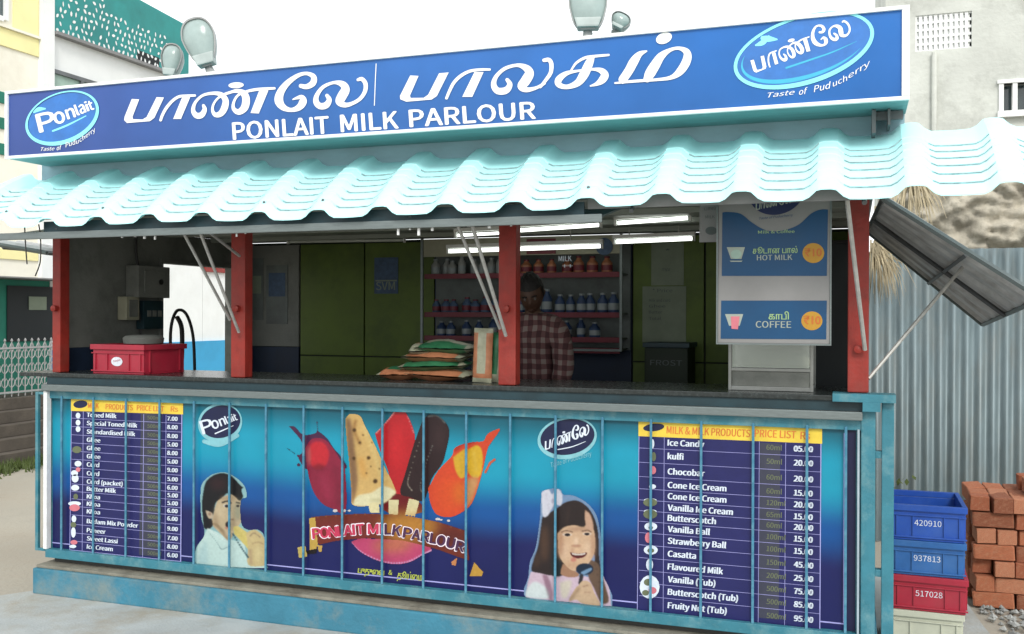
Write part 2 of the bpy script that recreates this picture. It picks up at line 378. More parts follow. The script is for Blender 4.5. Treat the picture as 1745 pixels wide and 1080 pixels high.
def shirt_mat():
    m = bpy.data.materials.new('checked_shirt'); m.use_nodes = True; N = m.node_tree.nodes; L = m.node_tree.links; b = N['Principled BSDF']
    tc = N.new('ShaderNodeTexCoord'); b.inputs['Roughness'].default_value = .85
    fac = []
    for ax in (0, 2):
        w = N.new('ShaderNodeTexWave'); w.bands_direction = 'X' if ax == 0 else 'Z'; w.inputs['Scale'].default_value = 5.2; w.inputs['Distortion'].default_value = 2.0; w.inputs['Detail Scale'].default_value = 1.2
        L.new(tc.outputs['Object'], w.inputs['Vector']); g = N.new('ShaderNodeMath'); g.operation = 'GREATER_THAN'; g.inputs[1].default_value = .55; L.new(w.outputs['Fac'], g.inputs[0]); fac.append(g)
    a = N.new('ShaderNodeMath'); a.operation = 'ADD'; L.new(fac[0].outputs[0], a.inputs[0]); L.new(fac[1].outputs[0], a.inputs[1])
    h = N.new('ShaderNodeMath'); h.operation = 'MULTIPLY'; h.inputs[1].default_value = .5; L.new(a.outputs[0], h.inputs[0])
    cr = N.new('ShaderNodeValToRGB'); cr.color_ramp.interpolation = 'CONSTANT'; e = cr.color_ramp.elements
    e[0].color = (.05, .018, .02, 1); e[1].position = .75; e[1].color = (.20, .16, .145, 1); x = e.new(.3); x.color = (.11, .05, .05, 1)
    L.new(h.outputs[0], cr.inputs[0]); L.new(cr.outputs[0], b.inputs['Base Color']); MATS['shirt'] = m
shirt_mat()

# ------------------------------------------------------------------ setting: ground and apron
tag(MB().poly([(-60,-30,-.01),(60,-30,-.01),(60,80,-.01),(-60,80,-.01)]).build('ground', 'dirt'), kind='structure')
g = MB(); rs = random.Random(3)
edge = [(-.34,-.42),(-.02,.02),(-.02,2.1),(4.5,2.1),(4.93,1.9),(5.0,1.1),(5.12,.2),(5.5,-1.6),(4.5,-2.2),(-1.6,-2.2),(-1.5,-1.4),(-.75,-.78)]
g.slab([(x, y, -.009) for x, y in edge], (0, 0, .02)); tag(g.build('concrete_apron', 'apron'), kind='structure')

# ------------------------------------------------------------------ the kiosk
K = thing('milk_kiosk', 'blue and red milk kiosk with a grilled counter front and a pale cyan tiled awning', 'kiosk')
B(-.03, 4.47, -.09, 2.0, .011, .155).build('plinth', 'plinth_paint', K, .008)
B(-.02, 4.45, -.075, 1.99, .156, .172).build('plinth_ledge', 'plinth_top', K, .004)
B(0.02, 4.40, .02, 1.95, .173, .205).build('floor', 'floor_dark', K)
f = MB()                                            # steel frame of the counter front
f.box(0, 4.42, -.03, .0, .205, .252); f.box(0, 4.42, -.012, .012, 1.115, 1.158)
f.box(.0, 4.42, .01, .03, .205, 1.115)
f.build('front_frame', 'teal_paint', K, .003)
B(-.012, .014, -.034, .0, .253, 1.156).build('edge_strip', 'white_paint', K, .003)
B(4.380, 4.389, -.030, .0, .253, 1.12).build('edge_strip', 'bar_pale', K, .003)
bx = [.104+.2262*i for i in range(19)]+[4.334]
bar = B(-.0058, .0058, -.020, -.012, .235, 1.13).mesh('grille_bar', .003); bar.materials.append(MATS['bar_paint'])
for x in bx:
    o = link(bpy.data.objects.new('grille_bar', bar), K); o.location = (x, 0, 0)
B(-.012, 4.40, -.05, .02, 1.16, 1.196).build('counter_rail', 'aluminium', K, .004)
B(0.0, 4.41, -.02, .04, 1.197, 1.238).build('counter_apron', 'dark_board', K)
B(-.19, 4.42, -.03, .50, 1.239, 1.262).build('counter_top', 'granite', K, .004)
B(.02, 4.40, .46, .49, .206, 1.238).build('counter_back', 'dado', K)
# corner columns and bracket on the right, open gate frame on the left
B(4.395, 4.452, -.02, .06, .173, 1.236).build('corner_column', 'teal_paint', K, .005)
B(4.477, 4.525, -.02, .04, .011, 1.236).build('corner_column', 'teal_paint', K, .005)
b = MB(); b.box(4.28, 4.53, -.055, .06, 1.238, 1.272); b.box(4.40, 4.47, -.06, .03, 1.2, 1.2385); b.build('corner_bracket', 'teal_paint', K)
for z in (.50, 1.0): B(4.45, 4.48, -.01, .03, z, z+.03).build('column_link', 'teal_paint', K, .004)
b = MB(); b.box(-.085, -.065, -.02, .0, .235, 1.15); b.box(-.065, -.013, -.018, -.002, .235, .25); b.box(-.065, -.013, -.018, -.002, 1.135, 1.15)
b.build('gate_frame', 'teal_paint', K, .003)
# red posts
for (x, w, zb) in ((.048, .058, 1.264), (1.275, .088, 1.264), (2.795, .088, 1.264), (4.382, .085, 1.275)):
    q = MB(); q.box(x-w/2, x+w/2, .0, .07, zb, 2.13); q.build('post', 'red_paint', K, .006)
    r = MB().lathe((x, -.012, 1.63 if x < 4 else 1.46), [(.004, -.02), (.018, -.014), (.018, .012), (.01, .02)], 10, 1); r.build('clamp', 'red_paint', K, 0, True)
# walls
w = MB(); w.box(-.012, .012, .08, .93, 1.17, 2.14); w.box(-.012, .012, .93, 1.70, 1.955, 2.14); w.box(-.012, .012, 1.70, 1.95, 1.17, 2.14)
w.build('left_wall', 'wall_grey', K)
B(-.012, .018, .08, 1.95, .206, 1.155).build('left_wall_dado', 'dado', K)
B(.0125, .02, .08, .92, 1.17, 1.40).build('left_wall_dado', 'dado', K); B(.0125, .02, 1.75, 1.95, 1.17, 1.40).build('left_wall_dado', 'dado', K)
f = MB(); f.box(-.03, .03, .915, .94, 1.155, 1.97); f.box(-.03, .03, 1.69, 1.715, 1.155, 1.97); f.box(-.03, .03, .94, 1.69, 1.94, 1.965); f.box(-.03, .03, .94, 1.69, 1.156, 1.175)
f.build('opening_frame', 'wall_grey', K, .003)
w = MB(); w.box(4.405, 4.43, .08, 1.95, .206, 1.236); w.box(4.405, 4.43, 1.75, 1.95, 1.237, 2.14); w.box(4.405, 4.43, .08, 1.749, 2.08, 2.14); w.build('right_wall', 'wall_grey', K)
B(-.01, 4.43, 1.96, 1.985, .206, 2.14).build('back_wall', 'green_dark', K)
B(.02, .45, 1.93, 1.958, 1.36, 2.12).build('back_wall_panel', 'wall_grey', K); B(.02, .45, 1.93, 1.958, .21, 1.355).build('back_wall_panel', 'dado', K)
xs = [.46, 1.0, 1.56, 2.985, 3.46, 3.9, 4.39]; zs = [.21, 1.295, 2.125]
for i in range(6):
    if i == 2: continue
    for j in range(2):
        B(xs[i]+.006, xs[i+1]-.006, 1.93, 1.958, zs[j]+.005, zs[j+1]-.005).build('back_wall_panel', 'green_panel', K, .004)
B(1.562, 2.98, 1.93, 1.958, .21, 2.125).build('back_wall_panel', 'dado', K)
B(.0, 4.43, .02, 1.95, 2.142, 2.165).build('ceiling', 'ceiling_sheet', K)
for y in (.45, .95, 1.45): B(.02, 4.40, y, y+.04, 2.112, 2.141).build('ceiling_batten', 'ceiling_sheet', K, .003)
B(-.02, 4.45, .0, 2.02, 2.166, 2.22).build('roof_slab', 'galv', K)
B(-.02, 4.56, -.04, -.01, 2.14, 2.50).build('fascia', 'fascia_paint', K)
b = MB(); b.box(4.43, 4.445, -.2, -.05, 2.34, 2.434); b.box(4.49, 4.50, -.2, -.05, 2.37, 2.434); b.box(4.445, 4.55, -.15, -.13, 2.40, 2.434); b.build('bracket', 'galv_dark', K)
# awning: stepped tile sheet
def awning():
    pitch = .3145; x_first = 1.747-4*pitch
    prof = []                                       # (x, height 0..1)
    k = -3
    while k <= 15:
        c = x_first+k*pitch
        prof += [(c-.085, 0), (c-.062, .28), (c-.036, .9), (c-.018, 1), (c+.018, 1), (c+.036, .9), (c+.062, .28), (c+.085, 0)]; 
        for t in (.33, .66): prof.append((c+.085+(pitch-.17)*t, -.05))
        k += 1
    prof = [p for p in prof if -.75 <= p[0] <= 5.25]
    Yb, Ye, Zb, Ze = -.03, -.515, 2.365, 2.045
    def pt(t): return Yb+(Ye-Yb)*t, Zb+(Ze-Zb)*(.60*t+.40*t*t)
    rows = []; n = 10; shade_rows = set()
    for i in range(n):                              # each step ends in a groove
        y0, z0 = pt(i/n); y1, z1 = pt((i+1)/n); dp = .007+.009*min(1, i/4); gw = .008+.003*min(1, i/5)
        rows += [(y0, z0, 0), (y0*.5+y1*.5, z0*.5+z1*.5+.0015, 0)]
        if i < n-1 and i > 2: rows += [(y1+gw, z1+gw*.7+.001, 0), (y1+gw*.9, z1-dp+gw*.7, 1), (y1+.001, z1-dp, 1)]; shade_rows |= {len(rows)-3, len(rows)-2}
    rows.append((Ye, Ze, 0))
    V = []; F = []
    def sag(x): return .004*math.sin(x*2.1)+.003*math.sin(x*5.3+1)
    nr, nc = len(rows), len(prof)
    for side in (0, -.004):
        for (y, z, gr_) in rows:
            for (x, h) in prof:
                z2 = z
                if gr_ and h > .85: z2 = z+.012
                V.append((x, y, z2+side+h*.040+sag(x)))
    for s_ in (0, 1):
        for i in range(nr-1):
            for j in range(nc-1):
                a = s_*nr*nc+i*nc+j; q = (a, a+1, a+nc+1, a+nc); F.append(q if s_ == 0 else q[::-1])
    for j in range(nc-1):
        a = (nr-1)*nc+j; F.append((a, a+1, a+1+nr*nc, a+nr*nc)); a = j; F.append((a+1, a, a+nr*nc, a+1+nr*nc))
    for i in range(nr-1):
        for j in (0, nc-1): a = i*nc+j; F.append((a, a+nc, a+nc+nr*nc, a+nr*nc))
    me = bpy.data.meshes.new('awning_sheet'); me.from_pydata(V, [], F); me.update(); me.materials.append(MATS['awning']); me.materials.append(MATS['awning_groove_shade'])
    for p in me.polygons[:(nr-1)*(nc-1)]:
        if p.index//(nc-1) in shade_rows and abs(prof[p.index % (nc-1)][1]) < .85: p.material_index = 1  # groove floors take the painted shade colour
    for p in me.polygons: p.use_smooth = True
    try: me.set_sharp_from_angle(angle=R(28))
    except Exception: pass
    o = link(bpy.data.objects.new('awning_sheet', me), K)
    scr = MB().lathe((0, 0, 0), [(.007, -.002), (.007, .003), (.004, .006)], 8, 2).mesh('screw'); scr.materials.append(MATS['galv_dark'])
    for k in (-1, 1, 4, 5, 9, -2):
        c = x_first+k*pitch; y, z = pt(.9); s = link(bpy.data.objects.new('screw', scr), o); s.location = (c, y, z+.042+sag(c)); s.rotation_euler = (R(35), 0, 0)
awning()
B(.42, 3.30, -.462, -.452, 2.012, 2.074).build('eave_board', 'dark_board', K)
B(3.31, 4.40, -.44, -.43, 2.045, 2.10).build('eave_board', 'grey_trim', K)
B(-.55, 3.38, -.478, -.463, 1.984, 2.020).build('eave_rail', 'aluminium', K, .004)
m_ = MB(); m_.hexa([(.1,-.44,2.005),(3.36,-.44,2.005),(3.36,-.03,2.085),(.1,-.03,2.085)], [(.1,-.44,2.013),(3.36,-.44,2.013),(3.36,-.03,2.093),(.1,-.03,2.093)]); m_.build('front_hatch', 'galv', K)
for x in (-.4, .5, 1.5, 2.5, 3.5, 4.4):
    MB().tube([(x, -.46, 2.03), (x, -.035, 2.30)], .01, 6).build('awning_arm', 'galv_dark', K)
def strut(a, Ya, b_, Yb, r=.008):
    return MB().tube([atY(*a, Ya), atY(*b_, Yb)], r, 7).build('strut', 'rod', K, 0, True)
strut((308, 388), -.42, (392, 545), -.02); strut((338, 388), -.42, (407, 566), -.03); strut((352, 392), -.42, (408, 436), -.03)
strut((775, 372), -.42, (852, 560), -.02); strut((800, 368), -.42, (862, 572), -.03, .009); strut((1443, 336), -.38, (1474, 596), -.03, .009)
# small hooks and clips hanging under the rail
hk = MB()
for px in (210, 232, 248, 266, 405, 420, 680, 700, 715, 738, 800, 835, 872):
    p = atY(px, 388-(px-200)*.035, -.45); hw = random.uniform(.003, .007); hk.box(p.x-hw, p.x+hw, -.461, -.453, 1.985-random.random()*.035, 1.999)
hk.build('rail_hook', 'white_paint', K)
# side hatches, right and left
def hatch(A0, A1, B0, B1, name='side_hatch'):       # front hinge, front outer, back hinge, back outer
    A0, A1, B0, B1 = map(Vector, (A0, A1, B0, B1)); n = (A1-A0).cross(B0-A0).normalized()
    if n.z < 0: n = -n
    root = None; m = MB(); nx = 22; rows = 44
    V = []; F = []
    for i in range(rows+1):
        v = i/rows; h = .022*(abs(((v*7) % 1)-.5) < .22)
        for j in range(2):
            u = j; p = (A0*(1-u)+A1*u)*(1-v)+(B0*(1-u)+B1*u)*v; V.append(tuple(p+n*h))
    k = len(V); V += [tuple(Vector(p)+n*.003) for p in V[:k]]
    for i in range(rows): a = 2*i; F += [(a, a+1, a+3, a+2), (k+a+2, k+a+3, k+a+1, k+a)]
    me = bpy.data.meshes.new(name); me.from_pydata(V, [], F); me.update(); me.materials.append(MATS['hatch_sheet'])
    root = link(bpy.data.objects.new(name, me), K)
    fr = MB()
    for a, b_ in ((A0, A1), (B0, B1), (A0, B0), (A1, B1)): fr.tube([a, b_], .013, 4)
    fr.build('frame', 'aluminium', root)
    cross = MB().tube([A0*.45+A1*.55-n*.012, B0*.45+B1*.55-n*.012], .011, 4); cross.tube([(A0+B0)/2-n*.012, (A1+B1)/2-n*.012], .011, 4); cross.build('cross_bar', 'galv_dark', root)
    return root
hr = hatch(atY(1505, 338, -.02), atY(1775, 508, -.02), atY(1478, 394, 1.75), atY(1675, 553, 1.75))
tag(hr, 'right side hatch propped open over the fence')
MB().tube([atY(1480, 645, .03), atY(1560, 550, .18), atY(1640, 455, .32)], .008, 7).build('strut', 'rod', K, 0, True)
hl = hatch((-.02, .0, 1.95), (-.62, .0, 2.04), (-.02, 1.75, 1.95), (-.6, 1.75, 2.03))
tag(hl, 'left side hatch propped up towards the yellow house')
# electrical boxes on the left inner wall
def wallbox(px0, py0, px1, py1, d, m, name, lab, cat, grp=None):
    a = at(px0, py0, 0, .02); b_ = at(px1, py1, 0, .02)
    t = thing(name, lab, cat, (.02, (a.y+b_.y)/2, b_.z), grp)
    MB().box(.021, .021+d, a.y, b_.y, b_.z, a.z).build('case', m, t, .006); return t, a, b_
t, a, b_ = wallbox(214, 452, 268, 508, .10, 'wall_grey', 'meter_box', 'grey electricity meter box high on the left inner wall', 'meter box')
B(.122, .128, a.y+.05, b_.y-.05, b_.z+.03, a.z-.03).build('cover', 'wall_grey', t, .004); MB().lathe((.13, (a.y+b_.y)/2+.05, a.z-.1), [(.018, -.002), (.018, .006)], 12, 0).build('dial', 'black_plastic', t)
t, a, b_ = wallbox(200, 505, 222, 545, .07, 'header_cream', 'fuse_box', 'small pale fuse box under the meter box on the left wall', 'fuse box')
B(.092, .097, a.y+.02, b_.y-.02, b_.z+.02, a.z-.02).build('cover', 'wall_grey', t, .003)
t, a, b_ = wallbox(232, 512, 266, 560, .06, 'dark_board', 'switch_board', 'dark switch board beside the side opening', 'switch board')
for i in range(3): B(.082, .09, a.y+.03+i*.05, a.y+.06+i*.05, b_.z+.08, b_.z+.12).build('switch', 'wall_grey', t)
o = MB().tube(smooth_path([tuple(at(232, 400, 0, .04)), tuple(at(232, 430, 0, .04)), tuple(at(235, 452, 0, .05))]), .008, 6)
tag(o.build('wall_cable', 'black_plastic'), 'short black cable running down into the top of the meter box', 'cable')
o = MB().tube(smooth_path([tuple(at(222, 508, 0, .04)), tuple(at(236, 530, 0, .05)), tuple(at(240, 560, 0, .05)), tuple(at(236, 585, 0, .05))]), .007, 6)
tag(o.build('wall_cable', 'black_plastic'), 'black cable running down the left wall below the fuse box', 'cable')
o = MB(); o.tube(smooth_path([(.04, 1.0, 1.26), (.04, 1.0, 1.5), (.04, 1.06, 1.62), (.04, 1.16, 1.60), (.05, 1.22, 1.45), (.05, 1.24, 1.2)]), .011, 7); o.tube(smooth_path([(.05, 1.05, 1.58), (.05, 1.10, 1.5), (.05, 1.10, 1.3), (.06, 1.06, 1.2)]), .016, 7)
tag(o.build('hanging_strap', 'black_plastic', None, 0, True), 'black straps looping down in the side opening', 'strap')

for pts, lab in (([(42, 384), (43, 410), (46, 450)], 'thin black wire hanging below the awning at the far left'), ([(66, 382), (69, 405), (69, 440), (66, 455), (60, 470)], 'thin curled black wire hanging just left of the left post')):
    tag(MB().tube(smooth_path([tuple(atY(x, y, -.46)) for x, y in pts]), .0035, 5).build('hanging_wire', 'black_plastic', None, 0, True), lab, 'wire')

# ------------------------------------------------------------------ the big sign
YS = -.35
SG = thing('shop_sign', 'long blue sign board with white Tamil and English lettering on top of the kiosk', 'sign', (2.3, -.2, 2.44))
Z0, Z1, X0, X1 = 2.436, 2.797, .035, 4.563
MB().box(X0, X1, YS+.022, -.045, Z0+.002, Z1).build('sign_box', 'teal_soffit', SG, .003)
f = MB(); f.box(X0, X1, YS, YS+.021, Z0, Z0+.014); f.box(X0, X1, YS, YS+.021, Z1-.012, Z1+.003); f.box(X0, X0+.018, YS, YS+.021, Z0+.015, Z1-.013); f.box(X1-.028, X1, YS, YS+.021, Z0+.015, Z1-.013)
f.build('sign_frame', 'sign_white', SG, .002)
def sheet(name, x0, x1, z0, z1, Y, colf, parent, nx=60, nz=40):
    V = []; c = []; F = []
    for j in range(nz+1):
        for i in range(nx+1):
            x = x0+(x1-x0)*i/nx; z = z0+(z1-z0)*j/nz; V.append((x, Y, z)); c += [*colf((x-x0)/(x1-x0), (z1-z)/(z1-z0)), 1]
    for j in range(nz):
        for i in range(nx): a = j*(nx+1)+i; F.append((a, a+1, a+nx+2, a+nx+1))
    return ink_mesh(name, V, F, c, parent)
def lerp3(a, b, t): return tuple(x*(1-t)+y*t for x, y in zip(a, b))
def sst(a, b, t): t = max(0, min(1, (t-a)/(b-a))); return t*t*(3-2*t)
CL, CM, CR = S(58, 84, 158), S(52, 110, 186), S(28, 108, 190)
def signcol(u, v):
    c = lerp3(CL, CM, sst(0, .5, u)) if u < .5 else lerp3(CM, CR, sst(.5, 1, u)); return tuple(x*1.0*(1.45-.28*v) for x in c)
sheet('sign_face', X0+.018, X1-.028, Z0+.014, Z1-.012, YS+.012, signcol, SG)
YF = YS+.009
def sub(ox, oy, sc, P): return [(ox+p[0]/sc, oy+p[1]/sc)+((p[2]/sc,) if len(p) > 2 else ()) for p in P]
A_ = (200, 130, 7.932); B_ = (380, 100, 6.712); C_ = (670, 80, 6.712); D_ = (920, 40, 6.232)
word1 = [
 ('p', A_, [(195,305),(295,310),(205,545),(212,578),(340,582),(395,550),(530,280),(630,285),(500,560),(440,605),(130,630),(92,592),(97,545)]),
 ('s', A_, [(585,590,38),(610,520,40),(660,430,42),(740,335,40),(830,275,38),(930,262,34),(1050,258,30)]),
 ('p', A_, [(875,285),(985,280),(860,575),(755,575)]),
 ('s', A_, [(1165,395,42),(1180,450,62),(1140,520,80),(1075,530,78),(1030,480,62),(1030,410,48),(1070,330,38),(1160,255,36),(1290,228,44),(1400,245,64),(1462,320,82),(1450,420,92),(1400,500,82),(1330,520,62),(1290,470,42),(1295,390,32),(1345,310,30),(1430,250,36),(1560,205,38)]),
 ('s', B_, [(110,375,34),(170,368,48),(240,400,76),(265,470,88),(245,560,86),(180,608,66),(125,575,46),(120,510,32),(160,430,28),(230,388,28),(330,360,34),(440,345,32),(590,338,28)]),
 ('p', B_, [(415,360),(520,360),(410,625),(315,620)]),
 ('e', B_, (150, 302, 88, 34, -3)),
 ('s', B_, [(890,310,46),(960,318,58),(1030,275,72),(1035,205,62),(960,168,40),(860,190,46),(740,275,66),(660,380,86),(640,480,100),(690,555,72),(780,585,46),(870,555,72),(915,490,88),(900,440,56),(840,450,30),(800,465,14)]),
 ('s', B_, [(1190,420,40),(1215,470,58),(1180,530,74),(1110,540,72),(1065,490,66),(1078,410,50),(1150,320,40),(1270,272,36),(1365,290,74),(1400,350,100),(1360,430,108),(1335,490,92),(1395,528,58),(1480,510,42),(1570,455,42),(1625,370,46),(1630,285,50),(1590,232,46),(1545,240,34)])]
word2 = [
 ('p', C_, [(195,325),(290,330),(192,555),(200,582),(350,580),(400,545),(525,300),(635,290),(500,560),(440,600),(150,625),(82,597),(77,560)]),
 ('s', C_, [(610,585,32),(650,490,36),(700,400,38),(780,325,38),(880,275,34),(1000,258,30),(1105,257,26)]),
 ('p', C_, [(930,285),(1035,285),(905,570),(790,570)]),
 ('s', C_, [(1305,375,42),(1335,430,60),(1290,495,78),(1195,500,76),(1150,430,64),(1180,335,46),(1280,245,40),(1420,208,40),(1520,240,78),(1558,300,104),(1515,385,112),(1470,450,94),(1530,488,58),(1640,465,36),(1730,415,34)]),
 ('s', D_, [(5,672,32),(60,605,36),(115,520,42),(122,430,46),(95,385,44),(45,390,38)]),
 ('s', D_, [(330,500,20),(385,420,26),(475,365,30),(570,348,30),(730,333,24)]),
 ('s', D_, [(545,370,70),(515,440,92),(465,545,98),(400,630,74),(290,672,48),(205,650,62),(200,595,72),(280,530,48),(400,503,26),(560,485,28),(650,500,60),(690,545,82),(660,600,78),(600,642,40),(530,664,12)]),
 ('s', D_, [(1140,290,12),(1060,325,60),(1000,400,94),(945,500,94),(880,595,90)]),
 ('s', D_, [(800,632,20),(1000,612,30),(1250,595,30),(1400,570,46),(1495,500,84),(1560,390,92),(1560,305,74),(1480,262,36),(1385,280,40),(1290,345,80),(1225,440,104),(1170,530,108),(1140,585,80)]),
 ('e', D_, (1318, 155, 88, 58, -22))]
def draw_word(F, word, fn=None, k=1.0, g=1.0):
    for kind, o, d in word:
        if kind == 'e':
            cx, cy, a, b, rt = d; pts = [(cx+a*math.cos(t)*math.cos(R(rt))-b*math.sin(t)*math.sin(R(rt)), cy+a*math.cos(t)*math.sin(R(rt))+b*math.sin(t)*math.cos(R(rt))) for t in [2*math.pi*i/24 for i in range(24)]]
            kind = 'p'; d = pts
        P = sub(*o, d)
        if fn: P = [(*fn(p[0], p[1]),)+((p[2]*k*g,) if len(p) > 2 else ()) for p in P]
        if kind == 'p': F.poly(P)
        else: F.stroke(P)
for w_ in (word1, word2): F = Flat(YF); draw_word(F, w_); F.build('tamil_word', MATS['sign_white'], SG)
F = Flat(YF)
for w_, x, y, wd_ in (('PONLAIT', 398, 237.5, 163), ('MILK', 582, 224.5, 97), ('PARLOUR', 699, 216, 214)): F = Flat(YF); F.text(w_, x, y, 28.5, wd_, bold=.03); F.build('english_word', MATS['sign_white'], SG)
F = Flat(YF); F.stroke([(641, 108, 1.4), (639.5, 140, 1.4), (638, 180, 1.4)]); F.build('sheet_joint', MATS['sign_white'], SG)
def aff(s0, s1, s2, d0, d1, d2):
    Mx = np.linalg.solve(np.array([[*s0, 1], [*s1, 1], [*s2, 1]], float), np.array([d0, d1, d2], float))
    return lambda x, y: tuple(np.array([x, y, 1]) @ Mx)
WORD_BASE = ((211, 210), (622, 182), (237, 168))
# right logo
LG = F_ = Flat(YF+.0006); F_.ellipse(1369.8, 84.7, 118, 52, -17.5); lg = F_.build('logo', MATS['logo_blue'], SG)
F_ = Flat(YF); F_.ring(1369.8, 84.7, 121, 55, -17.5, 6.2, wf=lambda t: 1+.25*math.sin(2*math.pi*t)); F_.stroke([(1300, 65, 8), (1310, 66, 10), (1325, 67, 2)]); F_.stroke([(1288, 77, 3), (1300, 72, 9), (1310, 62, 4)]); F_.build('logo_ring', MATS['sign_cyan'], lg)
F_ = Flat(YF); F_.ring(1371, 83.5, 111, 46.5, -17.5, 6.5, t0=35, t1=205, wf=lambda t: math.sin(math.pi*t)*1.1+.05); F_.stroke([(1340, 115.5, 3.4), (1380, 102, 3), (1420, 88, 2.4), (1460, 70, .5)]); F_.build('logo_swoosh', MATS['sign_cyan_dark'], lg)
F_ = Flat(YF-.001); draw_word(F_, word1, aff(*WORD_BASE, (1286.5, 124.5), (1456, 58), (1284, 101)), .46, 1.12); F_.build('logo_wordmark', MATS['sign_white'], lg)
F_ = Flat(YF-.0005); F_.text('Taste', 1309, 166, 8, 46, rot=-7, shear=.35, bold=.006); F_.text('of', 1362, 161.5, 10, 16, rot=-9, shear=.35, bold=.006)
F_.text('Pud', 1387, 157, 10.5, 32, rot=-14, shear=.35, bold=.006); F_.text('uch', 1420, 147.5, 9, 28, rot=-24, shear=.35, bold=.006); F_.text('erry', 1447, 133.5, 8, 46, rot=-33, shear=.35, bold=.006)
F_.build('logo_tagline', MATS['sign_white'], lg)
# left logo
F_ = Flat(YF+.0006); F_.ellipse(105.6, 200, 60, 38, -22); lg = F_.build('logo', MATS['logo_blue'], SG)
F_ = Flat(YF); F_.ring(105.6, 200, 63, 41, -22, 4.6, wf=lambda t: 1+.5*math.sin(2*math.pi*t)); F_.stroke([(58, 191, 3), (66, 186, 7), (78, 185, 2)]); F_.build('logo_ring', MATS['sign_cyan'], lg)
F_ = Flat(YF); F_.stroke([(90, 223, 3), (115, 213, 3), (147, 197, 1.4)]); F_.build('logo_swoosh', MATS['sign_cyan'], lg)
def ponlait(F_, L, bold=.03):
    for ch, x, y, h, w, rt in L: F_.text(ch, x, y, h, w, rot=rt, bold=bold)
PON = [('P', 68, 225.5, 31, 30, -14), ('o', 95, 212, 26, 18, -16), ('n', 116, 203, 22, 14, -18), ('l', 132, 196.5, 17, 4.5, -20), ('a', 138, 194, 20, 9.5, -20), ('i', 149, 189.5, 16, 4, -20), ('t', 154, 188, 16.5, 7, -20)]
F_ = Flat(YF-.001); ponlait(F_, PON); F_.build('logo_wordmark', MATS['sign_white'], lg)
F_ = Flat(YF-.0005); F_.text('Taste', 70, 257, 6, 23, rot=-3, shear=.35, bold=.01); F_.text('of', 97, 256, 7.5, 9, rot=-8, shear=.35, bold=.01); F_.text('Pudu', 112, 251, 7.5, 25, rot=-18, shear=.35, bold=.01); F_.text('cherry', 137, 242, 6.5, 34, rot=-36, shear=.35, bold=.01); F_.build('logo_tagline', MATS['sign_white'], lg)

# ------------------------------------------------------------------ the printed banner on the counter front
YB = .0085; YP = .0065
BN = thing('printed_banner', 'printed blue banner with price lists, ice lollies and two children behind the counter grille', 'banner', (2.2, .008, .25))
TT, TM, TD, TN = S(22, 108, 130), S(26, 172, 206), S(18, 94, 172), S(26, 32, 100)
def bancol(u, v):
    a = .55-.03*u; v2 = v+.02*math.sin(u*9)
    if v2 < .2: return lerp3(TT, TM, sst(0, .2, v2))  # shade under the awning painted into the top of the print
    if v2 < a: return lerp3(TM, TD, sst(.30, a, v2))
    return lerp3(TD, TN, sst(a, .72, v2))
sheet('banner_sheet', .016, 4.374, .253, 1.114, YB, bancol, BN, 80, 80)
def linef(F_, x0, y0, x1, y1, w): F_.poly([(x0, y0-w/2), (x1, y1-w/2), (x1, y1+w/2), (x0, y0+w/2)])
F_ = Flat(YP); p0 = Vector((.016, YP, .282)); 
me = MB().poly([(.016, YP, .279), (4.34, YP, .279), (4.34, YP, .285), (.016, YP, .285)]).poly([(4.325, YP, .286), (4.333, YP, .286), (4.333, YP, 1.1), (4.325, YP, 1.1)])
mat('print_line', S(150, 150, 205), .5); mat('print_white', S(205, 215, 228), .5, var=.1, scale=30); mat('print_navy', S(26, 28, 84), .45, var=.12, scale=9); mat('print_yellow', S(214, 186, 66), .5, var=.15, scale=12)
mat('print_orange', S(200, 110, 50), .5); mat('print_green', S(96, 104, 78), .5); mat('print_halo', S(120, 176, 186), .5, var=.15, scale=20); mat('print_dnavy', S(16, 24, 62), .5); mat('print_dark', S(52, 54, 70), .5)
mat('print_edge', S(20, 22, 60), .5)
me.build('border_line', 'print_line', BN)
MB().poly([(4.336, YP, .254), (4.374, YP, .254), (4.374, YP, 1.113), (4.336, YP, 1.113)]).build('border_band', 'print_edge', BN)
